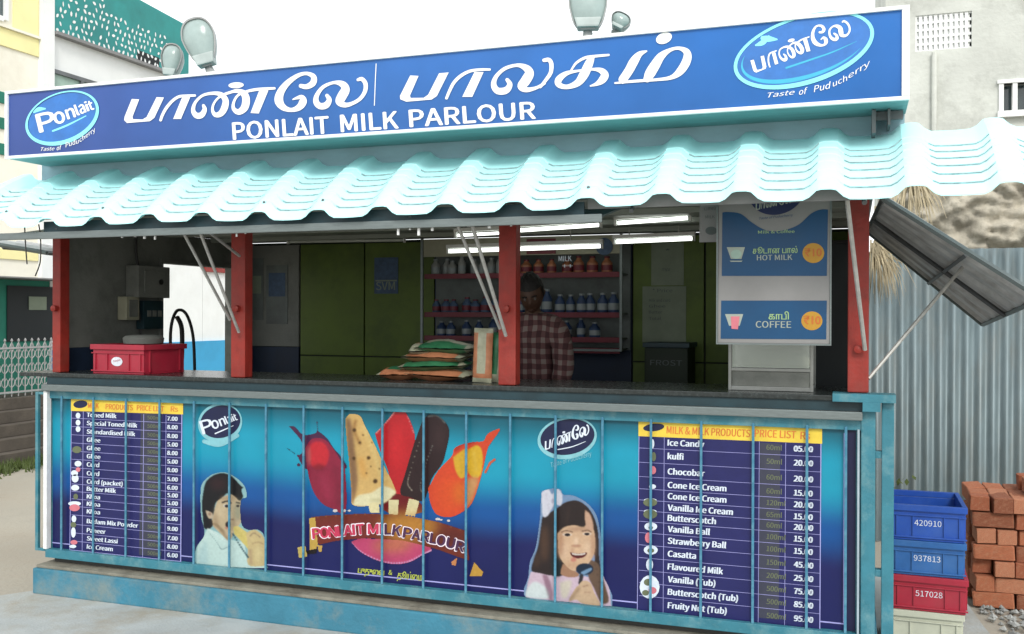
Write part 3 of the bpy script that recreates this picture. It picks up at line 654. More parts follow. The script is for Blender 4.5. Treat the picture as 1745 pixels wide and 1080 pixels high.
# price lists
def price_list(xl, xr, yl0, yr0, hdr, cols, rows, names, vols, prices, nx, px_, vx, hh, icons, hdrtext):
    """xl/xr: left and right edge px; yl0/yr0 top px at each edge; rows: centre y at nx"""
    def sl(x, y): p = atY(x, y, YP); a = pj(p); b = pj(p+Vector((.5, 0, 0))); return (b[1]-a[1])/(b[0]-a[0])
    def along(y_at, x_at, x): return y_at+sl(x_at, y_at)*(x-x_at)
    ybl = along(rows[-1]+(rows[-1]-rows[-2])*.62, nx, xl); ybr = along(rows[-1]+(rows[-1]-rows[-2])*.62, nx, xr)
    F0 = Flat(YP); F0.poly([(xl, yl0+hdr[0]), (xl-3, ybl), (xr-3, ybr), (xr, yr0+hdr[1])]); pl = F0.build('price_list', MATS['print_navy'], BN)
    F1 = Flat(YP-.0008); F1.poly([(xl-1, yl0), (xl-1, yl0+hdr[0]), (xr+1, yr0+hdr[1]), (xr+1, yr0)]); F1.build('list_header', MATS['print_yellow'], pl)
    F2 = Flat(YP-.0012)
    for i in range(len(rows)-1):
        y = (rows[i]+rows[i+1])/2; linef(F2, xl, along(y, nx, xl), xr-2, along(y, nx, xr), .7)
    for c in cols: linef_v(F2, c, along(yl0+hdr[0], xl, c), along(ybl, xl, c), .8)
    linef(F2, xl-3, ybl, xr-2, ybr, 1.6); linef_v(F2, xr-1, yr0+hdr[1], ybr, 1.6, -2); linef_v(F2, xl, yl0+hdr[0], ybl, 1.0, -3)
    F2.build('list_rule', MATS['print_line'], pl)
    pass
    F5 = Flat(YP-.001); c0, c1 = vx-11, vx+24; F5.poly([(c0, along(rows[0]-7, nx, c0)), (c1, along(rows[0]-7, nx, c1)), (c1-3, along(rows[-1]+5, nx, c1)), (c0-3, along(rows[-1]+5, nx, c0))])
    F5.build('list_column', MATS['print_dark'], pl)
    for y, n, v, p in zip(rows, names, vols, prices):
        for t_, x_, h_, bo, mm, nm in ((n, nx, hh, .05, 'print_white', 'item_name'), (p, px_, hh*.95, .06, 'print_white', 'item_price'), (v, vx, hh*.85, .02, 'print_green', 'item_volume')):
            F3 = Flat(YP-.0016); F3.text(t_, x_, along(y, nx, x_)+h_/2, h_, None, bold=bo); F3.build(nm, MATS[mm], pl)
    for t, x, y, h, w in hdrtext: F6 = Flat(YP-.0018); F6.text(t, x, y, h, w, bold=.02); F6.build('header_word', MATS['print_orange'], pl)
    F7 = Flat(YP-.0018); F7.ellipse(xl+15 if xl < 500 else xl+25, along(yl0, xl, xl+20)+hdr[0]*.42, 12 if xl < 500 else 18, 6.5, -6); F7.build('header_logo', MATS['print_dnavy'], pl)
    mats = {'w': 'print_white', 'r': 'cup_pink', 'g': 'print_green', 'o': 'print_orange'}
    for i_, (k, x, y, a_, b_2) in enumerate(icons): F8 = Flat(YP-.0017-.0002*'wrgo'.index(k)); F8.ellipse(x, y, a_, b_2, 0, 0, 14); F8.build('list_picture', MATS[mats[k]], pl)
def linef_v(F_, x, y0, y1, w, dx=-2): F_.poly([(x-w/2, y0), (x+w/2, y0), (x+dx+w/2, y1), (x+dx-w/2, y1)])
r1 = [706.5, 720.5, 735, 749, 763, 777, 791, 806, 820, 832.5, 845.5, 858, 871, 887.5, 903, 917, 931]
n1 = ['Toned Milk', 'Special Toned Milk', 'Standardised Milk', 'Ghee', 'Ghee', 'Ghee', 'Curd', 'Curd', 'Curd (packet)', 'Butter Milk', 'Khoa', 'Khoa', 'Khoa', 'Badam Mix Powder', 'Paneer', 'Sweet Lassi', 'Ice Cream']
price_list(122, 311, 679, 684, (21, 22), [142, 245, 283], r1, n1, ['500ml']*17, ['7.00', '8.00', '8.00', '5.00', '8.00', '5.00', '9.00', '5.00', '6.00', '5.00', '5.00', '6.00', '6.00', '9.00', '7.00', '8.00', '6.00'], 148, 285, 251, 7.2,
    [('w', 133, y, 4, 5) for y in (708, 720, 731)]+[('g', 131, 766, 8, 6), ('w', 133, 790, 6, 5), ('w', 127, 806, 6, 5), ('r', 133, 800, 4, 4), ('w', 128, 815, 6, 7), ('w', 128, 831, 7, 5), ('g', 129, 846, 4, 5), ('w', 127, 858, 11, 4), ('r', 127, 865, 9, 6), ('w', 127, 862, 8, 2), ('w', 126, 884, 4, 6), ('g', 125, 894, 5, 5), ('w', 125, 907, 4, 9), ('r', 126, 924, 6, 4), ('w', 124, 931, 6, 3)],
    [('MILK', 150, 695, 9, 18), ('PRODUCTS', 180, 697, 9, 46), ('PRICE LIST', 233, 699, 9, 46), ('Rs', 291, 701, 9, 12)])
r2 = [754, 777, 803, 826, 845, 864.5, 882, 901, 921, 943, 965, 986.5, 1008, 1031]
n2 = ['Ice Candy', 'kulfi', 'Chocobar', 'Cone Ice Cream', 'Cone Ice Cream', 'Vanilla Ice Cream', 'Butterscotch', 'Vanilla Ball', 'Strawberry Ball', 'Casatta', 'Flavoured Milk', 'Vanilla (Tub)', 'Butterscotch (Tub)', 'Fruity Nut (Tub)']
price_list(1089, 1400, 716, 729, (27, 27), [1132, 1294, 1339], r2, n2, ['60ml', '50ml', '60ml', '60ml', '120ml', '65ml', '60ml', '100ml', '100ml', '150ml', '200ml', '500ml', '500ml', '500ml'],
    ['05.00', '20.00', '20.00', '15.00', '20.00', '15.00', '20.00', '15.00', '15.00', '45.00', '25.00', '75.00', '85.00', '95.00'], 1138, 1353, 1306, 10.2,
    [('w', 1112, 756, 3, 8), ('g', 1114, 778, 4, 8), ('r', 1113, 801, 5, 7), ('w', 1112, 829, 6, 4), ('g', 1108, 856, 12, 7), ('w', 1108, 852, 11, 3), ('g', 1108, 876, 12, 8), ('w', 1108, 871, 11, 3), ('w', 1109, 897, 11, 7), ('g', 1109, 899, 4, 3), ('r', 1105, 916, 6, 9), ('w', 1109, 937, 12, 8), ('g', 1109, 938, 6, 4), ('w', 1107, 962, 6, 10), ('w', 1107, 1000, 17, 20), ('g', 1104, 992, 7, 6), ('r', 1112, 1006, 7, 6), ('g', 1100, 1010, 6, 5)],
    [('MILK & MILK PRODUCTS', 1136, 738.5, 12.5, 142), ('PRICE LIST', 1286, 744, 12.5, 70), ('Rs', 1364, 748, 12.5, 16)])
# banner logos
F_ = Flat(YP); F_.ellipse(375, 720.5, 38, 33.5, -14); F_.stroke([(348, 752, 7), (375, 757, 8), (405, 742, 6)]); lg = F_.build('banner_logo', MATS['print_halo'], BN)
F_ = Flat(YP-.001); F_.ellipse(375.5, 718.5, 34.5, 27.5, -14); F_.build('logo_oval', MATS['print_dnavy'], lg)
F_ = Flat(YP-.002); ponlait(F_, [(c, 346+(x-68)*.64, 740+(y-225.5)*.62, h*.74, w*.66, rt-3) for c, x, y, h, w, rt in PON], .02); F_.stroke([(366, 739, 2), (380, 733, 2), (398, 725, 1)]); F_.build('logo_wordmark', MATS['print_white'], lg)
F_ = Flat(YP); F_.ellipse(966.5, 746.5, 51, 35.5, -10); F_.text('Taste of Puducherry', 940, 796, 8, 72, rot=-16, shear=.3); lg = F_.build('banner_logo', MATS['print_halo'], BN)
F_ = Flat(YP-.001); F_.ellipse(967, 744.5, 46.5, 30, -10); F_.build('logo_oval', MATS['print_dnavy'], lg)
F_ = Flat(YP-.002); draw_word(F_, word1, aff(*WORD_BASE, (929, 767), (1005, 741), (931, 751)), .26, 1.15); F_.stroke([(950, 766, 1.6), (975, 761, 1.6), (998, 752, .8)]); F_.build('logo_wordmark', MATS['print_white'], lg)
# pictures
b = Picture(330, 795, 458, 968.5, .8, 320, 790, 5.84)
b.poly([(150,180),(230,110),(350,82),(450,115),(560,210),(590,330),(530,370),(535,590),(600,655),(700,655),(765,730),(790,1010),(780,1045),(440,1030),(85,1000),(85,830),(165,700),(130,520),(125,260)], (150,195,200), base=True)
b.poly([(200,640),(160,720),(92,830),(88,1000),(440,1030),(785,1045),(770,1000),(590,950),(560,780),(440,760),(330,700)], (205,232,228), smooth=False)
b.poly([(120,850),(180,760),(200,900),(190,1000),(110,1000)], (170,205,210), 2.5, .6)
b.poly([(300,350),(270,440),(250,520),(240,600),(320,690),(400,765),(440,730),(470,650),(520,600),(535,540),(530,450),(525,360),(450,300)], (206,184,150))
b.poly([(245,590),(330,680),(400,765),(380,690),(300,600)], (150,125,95), 1.2, .8)
b.poly([(150,300),(180,180),(260,112),(350,92),(440,125),(530,220),(555,235),(535,260),(550,330),(515,370),(470,330),(400,295),(340,340),(280,390),(262,480),(240,520),(190,460),(235,540),(250,610),(215,650),(160,640),(150,540),(138,420)], (20,20,26))
b.ell(300, 200, 80, 60, (60,28,34), 5, .6); b.poly([(178,465),(240,490),(248,540),(205,540)], (205,185,160)); b.ell(218, 500, 16, 18, (150,110,90), .8, .7)
b.ell(500, 470, 42, 100, (140,150,130), 4, .75); b.ell(280, 560, 26, 80, (160,132,100), 3, .6); b.ell(400, 345, 80, 18, (150,124,98), 2.5, .6); b.ell(455, 600, 22, 60, (160,140,112), 2.5, .6); b.ell(330, 480, 45, 60, (225,205,170), 4, .6)
b.line([(345,385),(400,372),(430,390)], 17, (40,34,36), .8); b.ell(385, 418, 36, 17, (225,215,200), .5, .8); b.ell(388, 422, 22, 16, (40,28,34), .6); b.line([(485,385),(515,392)], 14, (50,45,46), .8); b.ell(498, 420, 18, 12, (50,40,44), .6)
b.ell(418, 520, 18, 46, (232,214,186), 1.6, .8); b.ell(440, 556, 20, 10, (120,85,70), 1, .7); b.ell(400, 606, 26, 32, (36,12,22), .8); b.ell(388, 640, 20, 12, (190,110,100), .8, .7); b.ell(395, 690, 30, 34, (214,190,160), 2, .6)
b.poly([(452,628),(500,618),(600,690),(650,790),(610,860),(520,760),(460,700)], (222,204,120), .7, smooth=False); b.line([(470,650),(600,790)], 10, (190,165,85), 1, .7); b.line([(500,630),(620,760)], 9, (240,226,165), 1, .7)
b.poly([(580,690),(660,655),(740,710),(775,800),(775,980),(740,1020),(600,1005),(600,850),(590,760)], (214,192,140))
b.line([(620,720),(660,690),(720,730)], 12, (120,100,90), 1, .8); b.line([(640,800),(700,780),(750,800)], 9, (160,130,95), 1, .8); b.line([(620,860),(630,990)], 26, (160,125,110), 2, .7); b.ell(700, 900, 36, 80, (230,212,160), 3, .7)
b.line([(225,700),(300,800),(335,850),(390,832)], 9, (120,150,155), .7, .9); b.line([(450,700),(530,830),(600,930)], 20, (50,92,104), .8); b.line([(200,650),(300,720),(420,800)], 14, (232,246,244), .8, .8)
b.noise(.05, 2); tag(b.build('boy_picture', YP-.0003, BN), 'printed picture of a boy in a white shirt biting a cone')
g = Picture(893, 828, 1044, 1033.5, .8, 880, 820, 4.91)
g.poly([(210,80),(300,58),(372,68),(392,108),(480,118),(580,170),(662,262),(700,400),(722,600),(728,780),(782,900),(800,1045),(430,1012),(74,970),(98,800),(112,670),(160,550),(195,310),(200,200)], (128,158,196), base=True)
g.poly([(120,760),(200,740),(420,790),(640,800),(735,795),(778,900),(792,1045),(430,1012),(80,970),(95,850)], (222,196,214), smooth=False)
g.poly([(100,880),(160,840),(260,900),(270,980),(85,965)], (228,240,240), 1.5, .9); g.poly([(215,780),(260,790),(300,900),(300,990),(270,980)], (130,70,100), 1.6, .7); g.poly([(360,850),(460,830),(430,960),(380,970)], (225,220,190), 2, .7)
g.poly([(215,300),(330,230),(400,180),(500,160),(585,205),(645,290),(684,420),(692,620),(705,760),(680,860),(640,780),(640,600),(400,780),(300,790),(200,770),(125,745),(150,640),(185,520)], (48,36,36))
g.ell(235, 520, 34, 150, (98,70,54), 4, .7); g.ell(170, 660, 30, 60, (80,58,46), 3, .6); g.ell(480, 200, 90, 20, (96,70,62), 3, .6); g.poly([(300,560),(360,640),(380,780),(300,780)], (24,44,50), 2, .8)
g.poly([(610,650),(690,700),(740,860),(775,1000),(710,1020),(650,900),(600,790)], (112,88,72), 1); g.line([(660,700),(720,980)], 12, (64,48,44), 1.2, .8)
g.poly([(390,690),(520,770),(500,800),(420,800),(370,770)], (176,132,104))
g.poly([(345,430),(385,380),(560,365),(640,395),(658,500),(645,620),(570,720),(480,750),(400,690),(355,600)], (226,188,154))
g.ell(395, 580, 34, 70, (240,205,176), 4, .7); g.ell(600, 560, 34, 60, (240,208,178), 4, .7); g.ell(470, 700, 60, 24, (200,150,118), 3, .5); g.ell(372, 520, 22, 110, (186,132,100), 3, .7); g.ell(640, 540, 18, 110, (190,140,112), 3, .7); g.ell(530, 400, 110, 16, (170,122,98), 2.5, .6); g.ell(470, 585, 12, 30, (190,138,112), 1.5, .5)
g.poly([(565,235),(620,285),(645,400),(600,400),(575,370)], (214,172,146), 1)
g.poly([(325,260),(420,178),(520,172),(572,215),(572,300),(578,372),(540,382),(470,362),(390,392),(335,430)], (46,34,34), 1); g.line([(440,220),(420,350)], 14, (84,60,52), 2, .6)
g.line([(378,425),(420,412),(470,425)], 11, (100,72,60), .8, .8); g.line([(550,418),(595,410),(625,424)], 11, (100,72,60), .8, .8)
g.ell(425, 446, 42, 14, (235,215,200), .6, .7); g.ell(427, 447, 24, 13, (34,26,30), .6); g.ell(590, 440, 38, 13, (235,215,200), .6, .7); g.ell(590, 441, 22, 12, (34,26,30), .6)
g.ell(500, 505, 18, 40, (244,214,186), 2, .7); g.ell(500, 540, 42, 12, (170,116,94), 1.2, .7); g.poly([(445,592),(515,606),(590,596),(570,632),(515,645),(468,632)], (100,34,38), .6); g.poly([(462,598),(515,606),(575,600),(560,616),(480,616)], (236,222,212), .5, .9); g.ell(478, 655, 24, 20, (206,112,104), 1, .7)
g.ell(570, 735, 74, 50, (22,42,66), .7); g.poly([(540,760),(620,725),(625,745),(555,785)], (128,166,204), .8, .9); g.line([(545,790),(535,850)], 34, (52,50,58), .8)
g.poly([(520,870),(560,830),(620,850),(650,930),(700,1040),(560,1025),(500,990),(440,1000),(490,900)], (216,184,152)); g.line([(560,880),(600,870)], 10, (150,110,90), 1, .8); g.line([(570,930),(620,930)], 8, (160,120,96), 1, .7); g.line([(520,900),(450,990)], 30, (140,110,80), 2, .6)
g.poly([(208,100),(262,60),(300,110),(345,62),(384,120),(372,200),(318,196),(262,286),(222,290),(214,200)], (226,226,240), .9); g.ell(305, 165, 16, 20, (180,176,200), 1, .8); g.line([(250,110),(270,230)], 12, (196,184,206), 1.4, .7); g.line([(330,90),(310,220)], 10, (186,190,206), 1.4, .7)
g.noise(.05, 3); tag(g.build('girl_picture', YP-.0003, BN), 'printed picture of a singing girl with a white bow')
a = Picture(480, 690, 860, 990, .9, 480, 680, 5.4)
PU = (76, 34, 74)
a.poly([(62,248),(120,250),(200,325),(310,310),(330,288),(420,360),(480,450),(572,560),(575,650),(240,650),(178,590),(150,530),(190,480),(180,390),(110,300)], PU, base=True)
a.line([(325,210),(332,300)], 14, PU, base=True); a.line([(55,455),(120,500)], 14, (40,80,100), base=True); a.ell(155, 605, 18, 18, PU, base=True); a.line([(150,520),(210,580)], 22, PU, base=True)
a.poly([(218,450),(280,365),(390,370),(470,450),(540,560),(585,650),(590,1040),(470,1010),(370,960),(290,850),(240,680)], (152,34,66), base=True)
a.poly([(262,420),(320,390),(395,410),(436,500),(410,600),(350,640),(280,615),(250,520)], (214,42,56), 1.5); a.ell(250, 520, 14, 90, (200,110,110), 2, .7); a.ell(345, 625, 60, 30, (120,16,40), 2.5, .8); a.line([(380,720),(440,900)], 60, (176,50,84), 5, .6); a.line([(500,640),(530,960)], 40, (90,26,48), 4, .6)
a.src(460, 660, 3)
a.poly([(536,235),(600,165),(655,103),(700,135),(738,225),(738,300),(700,430),(672,545),(640,560),(600,420),(560,320)], (200,32,42), base=True); a.line([(545,230),(600,170),(640,120)], 8, (240,190,190), .8, .8); a.line([(705,150),(735,230)], 5, (230,190,200), .8, .7); a.ell(650, 300, 34, 120, (222,40,48), 5, .6); a.poly([(630,540),(720,560),(770,590),(780,640),(630,650),(560,600)], (120,18,26), base=True)
a.src(480, 680, 5.4)
a.poly([(585,180),(625,135),(720,150),(765,235),(860,420),(945,610),(1045,830),(1020,890),(940,955),(800,985),(650,975),(640,860),(620,600),(592,330)], (226,186,116), base=True)
a.poly([(590,180),(640,200),(680,500),(700,760),(650,960),(625,700),(600,400)], (110,70,62), 2.5, .8); a.line([(680,200),(670,290),(720,410)], 30, (150,100,50), 2, .8); a.line([(760,260),(860,520),(930,740)], 34, (240,220,150), 3, .7); a.line([(730,560),(760,700)], 50, (226,160,70), 4, .7)
for x, y, r_ in ((668,285,18), (800,540,18), (862,755,22), (720,400,12), (665,545,16), (780,680,9), (900,640,8), (830,400,8), (750,330,9), (820,620,8)): a.ell(x, y, r_, r_, (84,56,24), 1)
a.poly([(655,975),(700,890),(830,860),(930,800),(1045,845),(1020,890),(940,955),(800,985)], (240,232,190), 1.2); a.line([(690,900),(830,880),(930,830)], 9, (200,190,130), 1.2, .7); a.ell(860, 930, 60, 20, (206,198,150), 2, .6)
a.src(660, 680, 5.143)
for q in ([(10,880),(100,880),(92,1010),(12,1010)], [(190,870),(282,892),(244,1030),(156,1015)]): a.poly(q, (238,226,176), base=True, smooth=False)
a.src(480, 680, 5.4); a.poly([(790,955),(895,950),(905,1050),(810,1045)], (238,226,176), base=True, smooth=False)
a.src(660, 680, 5.143)
a.poly([(300,200),(350,140),(430,136),(512,200),(545,290),(520,440),(480,570),(390,700),(320,890),(200,860),(112,820),(160,640),(240,370)], (48,28,32), base=True)
a.line([(278,380),(200,640),(180,740),(215,800)], 8, (176,164,150), .7, .85); a.line([(395,410),(340,560),(290,760),(310,820)], 8, (150,146,140), .7, .8); a.line([(360,150),(440,146),(505,205)], 10, (130,150,150), 1, .8); a.ell(460, 330, 40, 120, (66,44,46), 5, .7)
a.poly([(358,780),(440,630),(560,500),(585,430),(650,395),(760,372),(840,365),(880,300),(985,255),(972,300),(900,400),(880,440),(852,560),(830,660),(760,880),(690,970),(560,1035),(430,1010),(372,900)], (230,78,44), base=True)
a.line([(900,560),(940,530)], 26, (220,100,70), base=True); a.line([(860,640),(900,560)], 26, (220,100,70), base=True); a.line([(600,450),(660,390),(760,372)], 34, (170,40,34), 2, .8); a.ell(540, 840, 110, 160, (236,92,40), 7, .6); a.ell(640, 820, 60, 100, (226,120,40), 6, .7)
a.poly([(578,510),(700,432),(712,560),(700,660),(640,690),(598,620)], (230,182,52), 1); a.poly([(712,440),(790,405),(832,470),(826,640),(780,690),(712,640)], (234,186,48), 1); a.line([(640,520),(650,640)], 12, (180,150,50), 2, .6); a.line([(760,470),(780,620)], 16, (250,220,110), 2, .7); a.poly([(690,700),(800,690),(750,860),(690,940)], (216,170,112), 3, .85)
a.src(490, 860, 4.847)
a.poly([(520,305),(600,390),(740,462),(880,492),(1010,475),(1120,415),(1195,378),(1150,340),(1000,300),(700,280),(590,280)], (206,74,120), base=True); a.ell(860, 340, 160, 50, (200,130,60), 8, .7); a.line([(520,312),(600,385),(740,455),(880,483),(1010,465),(1120,408),(1190,378)], 15, (232,170,220), .8)
a.poly([(192,100),(330,85),(640,70),(900,80),(1000,90),(1250,140),(1482,215),(1505,465),(1400,430),(1250,375),(1100,330),(950,295),(650,275),(400,300),(270,330),(250,320),(205,300)], (120,46,32), base=True, smooth=False)
a.ell(1000, 180, 230, 110, (214,150,60), 9, .8); a.ell(450, 220, 220, 70, (150,44,56), 8, .6); a.ell(1330, 280, 140, 60, (80,34,34), 8, .6); a.line([(200,105),(640,75),(1000,92),(1480,220)], 8, (190,150,80), 1, .7)
for q, c in (([(178,110),(228,105),(250,330),(235,375),(180,372)], (214,176,84)), ([(80,350),(150,335),(165,430),(92,442)], (216,192,108)), ([(245,330),(290,335),(282,395),(255,388)], (210,170,90)), ([(1540,470),(1620,555),(1605,592),(1500,590)], (214,164,70)), ([(1350,470),(1405,430),(1392,505),(1355,500)], (214,140,90))): a.poly(q, c, base=True, smooth=False)
a.poly([(150,380),(250,360),(240,405),(165,410)], (24,14,20), base=True, smooth=False)
for x, y, r_ in ((392, 50, 22), (470, 50, 18), (510, 48, 16), (1240, 118, 22), (1270, 124, 14), (1330, 132, 18)): a.ell(x, y, r_, r_*.6, (235,225,225), base=True)
a.noise(.06, 5); tag(a.build('ice_cream_picture', YP-.0003, BN), 'printed picture of ice lollies and a cone above a ribbon')
mat('print_pink', S(176, 48, 78), .5, var=.1); mat('print_plum', S(66, 34, 66), .5); mat('print_pale', S(226, 214, 224), .5); mat('print_lime', S(168, 178, 70), .5, var=.2, scale=30)
L = [('P', 208, 282), ('O', 272, 276), ('N', 342, 270), ('L', 414, 262), ('A', 468, 256), ('I', 540, 250), ('T', 572, 248), ('M', 664, 243), ('I', 762, 243), ('L', 802, 246), ('K', 862, 250), ('P', 950, 270), ('A', 1022, 284), ('R', 1098, 300), ('L', 1172, 316), ('O', 1226, 330), ('U', 1306, 350), ('R', 1384, 378)]
FW = Flat(YP-.0016); FA = Flat(YP-.0026); FB = Flat(YP-.0026)
for i, (ch, x, y) in enumerate(L):
    w = 10 if ch == 'I' else (17 if ch in 'MO' else 14); rt = -5 if i < 7 else (0 if i < 10 else 9+ (i > 14)*3)
    X_, Y_ = 490+x/4.847, 860+y/4.847; w = {'I': 4.0, 'M': 18, 'L': 11, 'T': 13}.get(ch, 14.5)
    FW.text(ch, X_-.8, Y_+.8, 19.5, w+1.4, rot=rt, bold=.05); (FA if i < 9 else FB).text(ch, X_+.6, Y_-.4, 17, w-1.2, rot=rt, bold=.045)
FW.build('ribbon_outline', MATS['print_pale'], BN); FA.build('ribbon_lettering', MATS['print_pink'], BN); FB.build('ribbon_lettering', MATS['print_plum'], BN)
F_ = Flat(YP-.001); F_.text('\u0baa\u0bc1\u0ba4\u0bc1\u0bc8\u0bb5', 610, 976, 9, 44, bold=.05); F_.text('&', 662, 979, 8, 6, bold=.02); F_.text('\u0ba4\u0bc2\u0baf\u0bcd\u0bc8\u0bae', 677, 985, 10, 42, bold=.02); F_.build('tamil_slogan', MATS['print_lime'], BN)

# ------------------------------------------------------------------ hanging menu board
YM = -.12
a, b_, c_ = atY(1223, 584, YM), atY(1414, 584, YM), atY(1227, 335, YM)
mx0, mx1, mz0, mz1 = a.x, b_.x, a.z, 2.085
MN = thing('menu_board', 'blue and white hot milk and coffee menu board hanging in front of the right post', 'menu board', ((mx0+mx1)/2, YM, mz0))
MB().box(mx0, mx1, YM, YM+.02, mz0, mz1).build('board', 'menu_white', MN, .003)
f = MB(); t_ = .006
for (x0, x1, z0, z1) in ((mx0-t_, mx0, mz0-t_, mz1+t_), (mx1, mx1+t_, mz0-t_, mz1+t_), (mx0, mx1, mz0-t_, mz0), (mx0, mx1, mz1, mz1+t_)): f.box(x0, x1, YM-.006, YM+.022, z0, z1)
f.build('board_frame', 'aluminium', MN)
Yp = YM-.0015
F_ = Flat(Yp)
top = smooth_path([(1231, 362, 0), (1240, 361, 0), (1262, 364, 0), (1280, 378, 0), (1300, 390, 0), (1318, 394, 0), (1340, 391, 0), (1362, 382, 0), (1382, 364, 0), (1398, 357, 0), (1411, 357, 0)], 4)
F_.poly([(x, y) for x, y, _ in top]+[(1409, 470), (1230, 470)][::1]); F_.poly([(1229, 512), (1409, 512), (1408, 578), (1228, 577)])
F_.build('blue_panel', MATS['menu_blue'], MN)
F_ = Flat(Yp); arc = smooth_path([(1276, 338, 0), (1284, 352, 0), (1300, 363, 0), (1322, 366, 0), (1344, 360, 0), (1360, 348, 0), (1368, 336, 0)], 4); F_.poly([(x, y) for x, y, _ in arc]); F_.build('menu_logo', MATS['menu_navy'], MN)
F_ = Flat(Yp-.001); draw_word(F_, word1, aff(*WORD_BASE, (1288, 358), (1352, 346), (1290, 344)), .2, 1.1); F_.build('menu_logo_text', MATS['menu_text'], MN)
F_ = Flat(Yp-.0005); F_.text('Taste of Puducherry', 1294, 374, 4, 58, rot=-6, shear=.3); F_.build('menu_tagline', MATS['menu_blue'], MN)
F_ = Flat(Yp-.001)
F_.text('HOT MILK', 1290, 443.5, 9, 60, bold=.02); F_.build('menu_lettering', MATS['menu_text'], MN)
F_ = Flat(Yp-.001); F_.text('COFFEE', 1288, 558, 11, 60, bold=.02); F_.build('menu_lettering', MATS['menu_text'], MN)
F_ = Flat(Yp-.001); F_.text('\u0b9a\u0bc2\u0b9f\u0bbe\u0ba9 \u0baa\u0bbe\u0bb2\u0bcd', 1283, 432, 9, 76, bold=.015); F_.build('menu_tamil_text', MATS['menu_text_green'], MN)
F_ = Flat(Yp-.001); F_.text('\u0b95\u0bbe\u0baa\u0bbf', 1310, 544, 10, 34, bold=.02); F_.build('menu_tamil_text', MATS['menu_text_green'], MN)
F_ = Flat(Yp-.001); F_.text('Milk & Coffee', 1292, 398, 5, 62, bold=.01)
F_.build('menu_tamil_text', MATS['menu_text_green'], MN)
F_ = Flat(Yp-.001); F_.ellipse(1386, 431, 18.5, 17, 0); F_.ellipse(1383.5, 546.5, 18, 16, 0); F_.build('price_disc', MATS['disc_yellow'], MN)
F_ = Flat(Yp-.002); F_.text('\u20b910', 1372, 437, 12, 28, bold=.03); F_.text('\u20b910', 1370, 552, 12, 28, bold=.03); F_.build('price_text', MATS['disc_ink'], MN)
for i, (cx, cy) in enumerate(((1254.5, 432), (1251.5, 546))):
    F_ = Flat(Yp-.001); F_.poly([(cx-16, cy-11), (cx+15, cy-11), (cx+9, cy+9), (cx-9, cy+9)]); F_.poly([(cx-11, cy+12), (cx+11, cy+12), (cx+9, cy+14), (cx-9, cy+14)]) if i == 0 else None; o = F_.build('cup_picture', MATS['menu_text'], MN)
    F_ = Flat(Yp-.002); F_.ellipse(cx, cy+1, 9, 8) if i == 0 else F_.poly([(cx-6, cy-7), (cx+9, cy-7), (cx+6, cy+15), (cx-5, cy+14)]); F_.build('cup_filling', MATS['cup_green' if i == 0 else 'cup_pink'], o)
for x in (mx0+.05, mx1-.05): MB().tube([(x, YM+.01, mz1), (x, YM+.02, 2.1)], .003, 5).build('hanging_wire', 'rod', MN)
# faded notice behind it
a, b_ = atY(1192, 348, .0), atY(1226, 412, .0)
NT = thing('notice', 'faded grey notice hanging under the awning left of the menu board', 'notice', (a.x, -.0, b_.z))
MB().box(a.x, b_.x+.03, .0, .004, b_.z, 2.12).build('notice_sheet', 'menu_white', NT)
F_ = Flat(-.0015); F_.text('\u0baa\u0bbe\u0bb2\u0bcd', 1200, 358, 5, 20); F_.text('MILK', 1202, 372, 5, 16); F_.ellipse(1212, 393, 10, 7); F_.build('notice_print', MATS['paper_ink'], NT)

# ------------------------------------------------------------------ steel cabinet on the counter
YC = .10; a, b_ = atY(1241, 668, YC), atY(1386, 668, YC); z0 = 1.2625; z1 = 1.62
CB = thing('glass_cabinet', 'steel and glass food cabinet on the counter below the menu board', 'cabinet', ((a.x+b_.x)/2, YC, z0))
f = MB(); w_ = .014
for x in (a.x, b_.x-w_):
    for y in (YC, YC+.28): f.box(x, x+w_, y, y+w_, z0, z1)
for y in (YC+.0005, YC+.2805): f.box(a.x+w_, b_.x-w_, y, y+.013, z0+.001, z0+.02); f.box(a.x+w_, b_.x-w_, y, y+.013, z1-.02, z1-.001); 
f.box(a.x+w_, b_.x-w_, YC+.0005, YC+.0135, z0+.088, z0+.102)
for x in (a.x+.0005, b_.x-w_+.0005): f.box(x, x+.013, YC+w_, YC+.28, z0+.001, z0+.02); f.box(x, x+.013, YC+w_, YC+.28, z1-.02, z1-.001)
f.build('cabinet_frame', 'steel', CB, .002)
B(a.x+.016, b_.x-.016, YC+.004, YC+.007, z0+.104, z1-.022).build('glass_pane', 'cabinet_glass', CB)
B(a.x+.016, b_.x-.016, YC+.005, YC+.009, z0+.021, z0+.086).build('lower_panel', 'wall_grey', CB)
B(a.x+.016, b_.x-.016, YC+.02, YC+.27, z0+.09, z0+.098).build('cabinet_shelf', 'steel', CB)
B(a.x+.016, b_.x-.016, YC+.285, YC+.29, z0+.021, z1-.021).build('cabinet_back', 'steel', CB); B(a.x+.002, b_.x-.002, YC+.002, YC+.292, z1, z1+.012).build('cabinet_top', 'steel', CB, .003)
for i in range(6):
    c = MB(); q = random.Random(i); cx = a.x+.05+i*.055; cz = z0+.1; r_ = .025+.01*q.random()
    c.lathe((cx, YC+.1+.05*q.random(), cz), [(r_*.5, 0), (r_, r_*.5), (r_*.9, r_*1.2), (r_*.4, r_*1.7)], 9); o = c.build('bun', 'header_cream' if i % 2 else 'menu_white', None, 0, True)
    tag(o, ['leftmost', 'second', 'third', 'fourth', 'fifth', 'rightmost'][i]+' pale bun from the left inside the glass cabinet', 'bun', 'buns inside the glass cabinet')

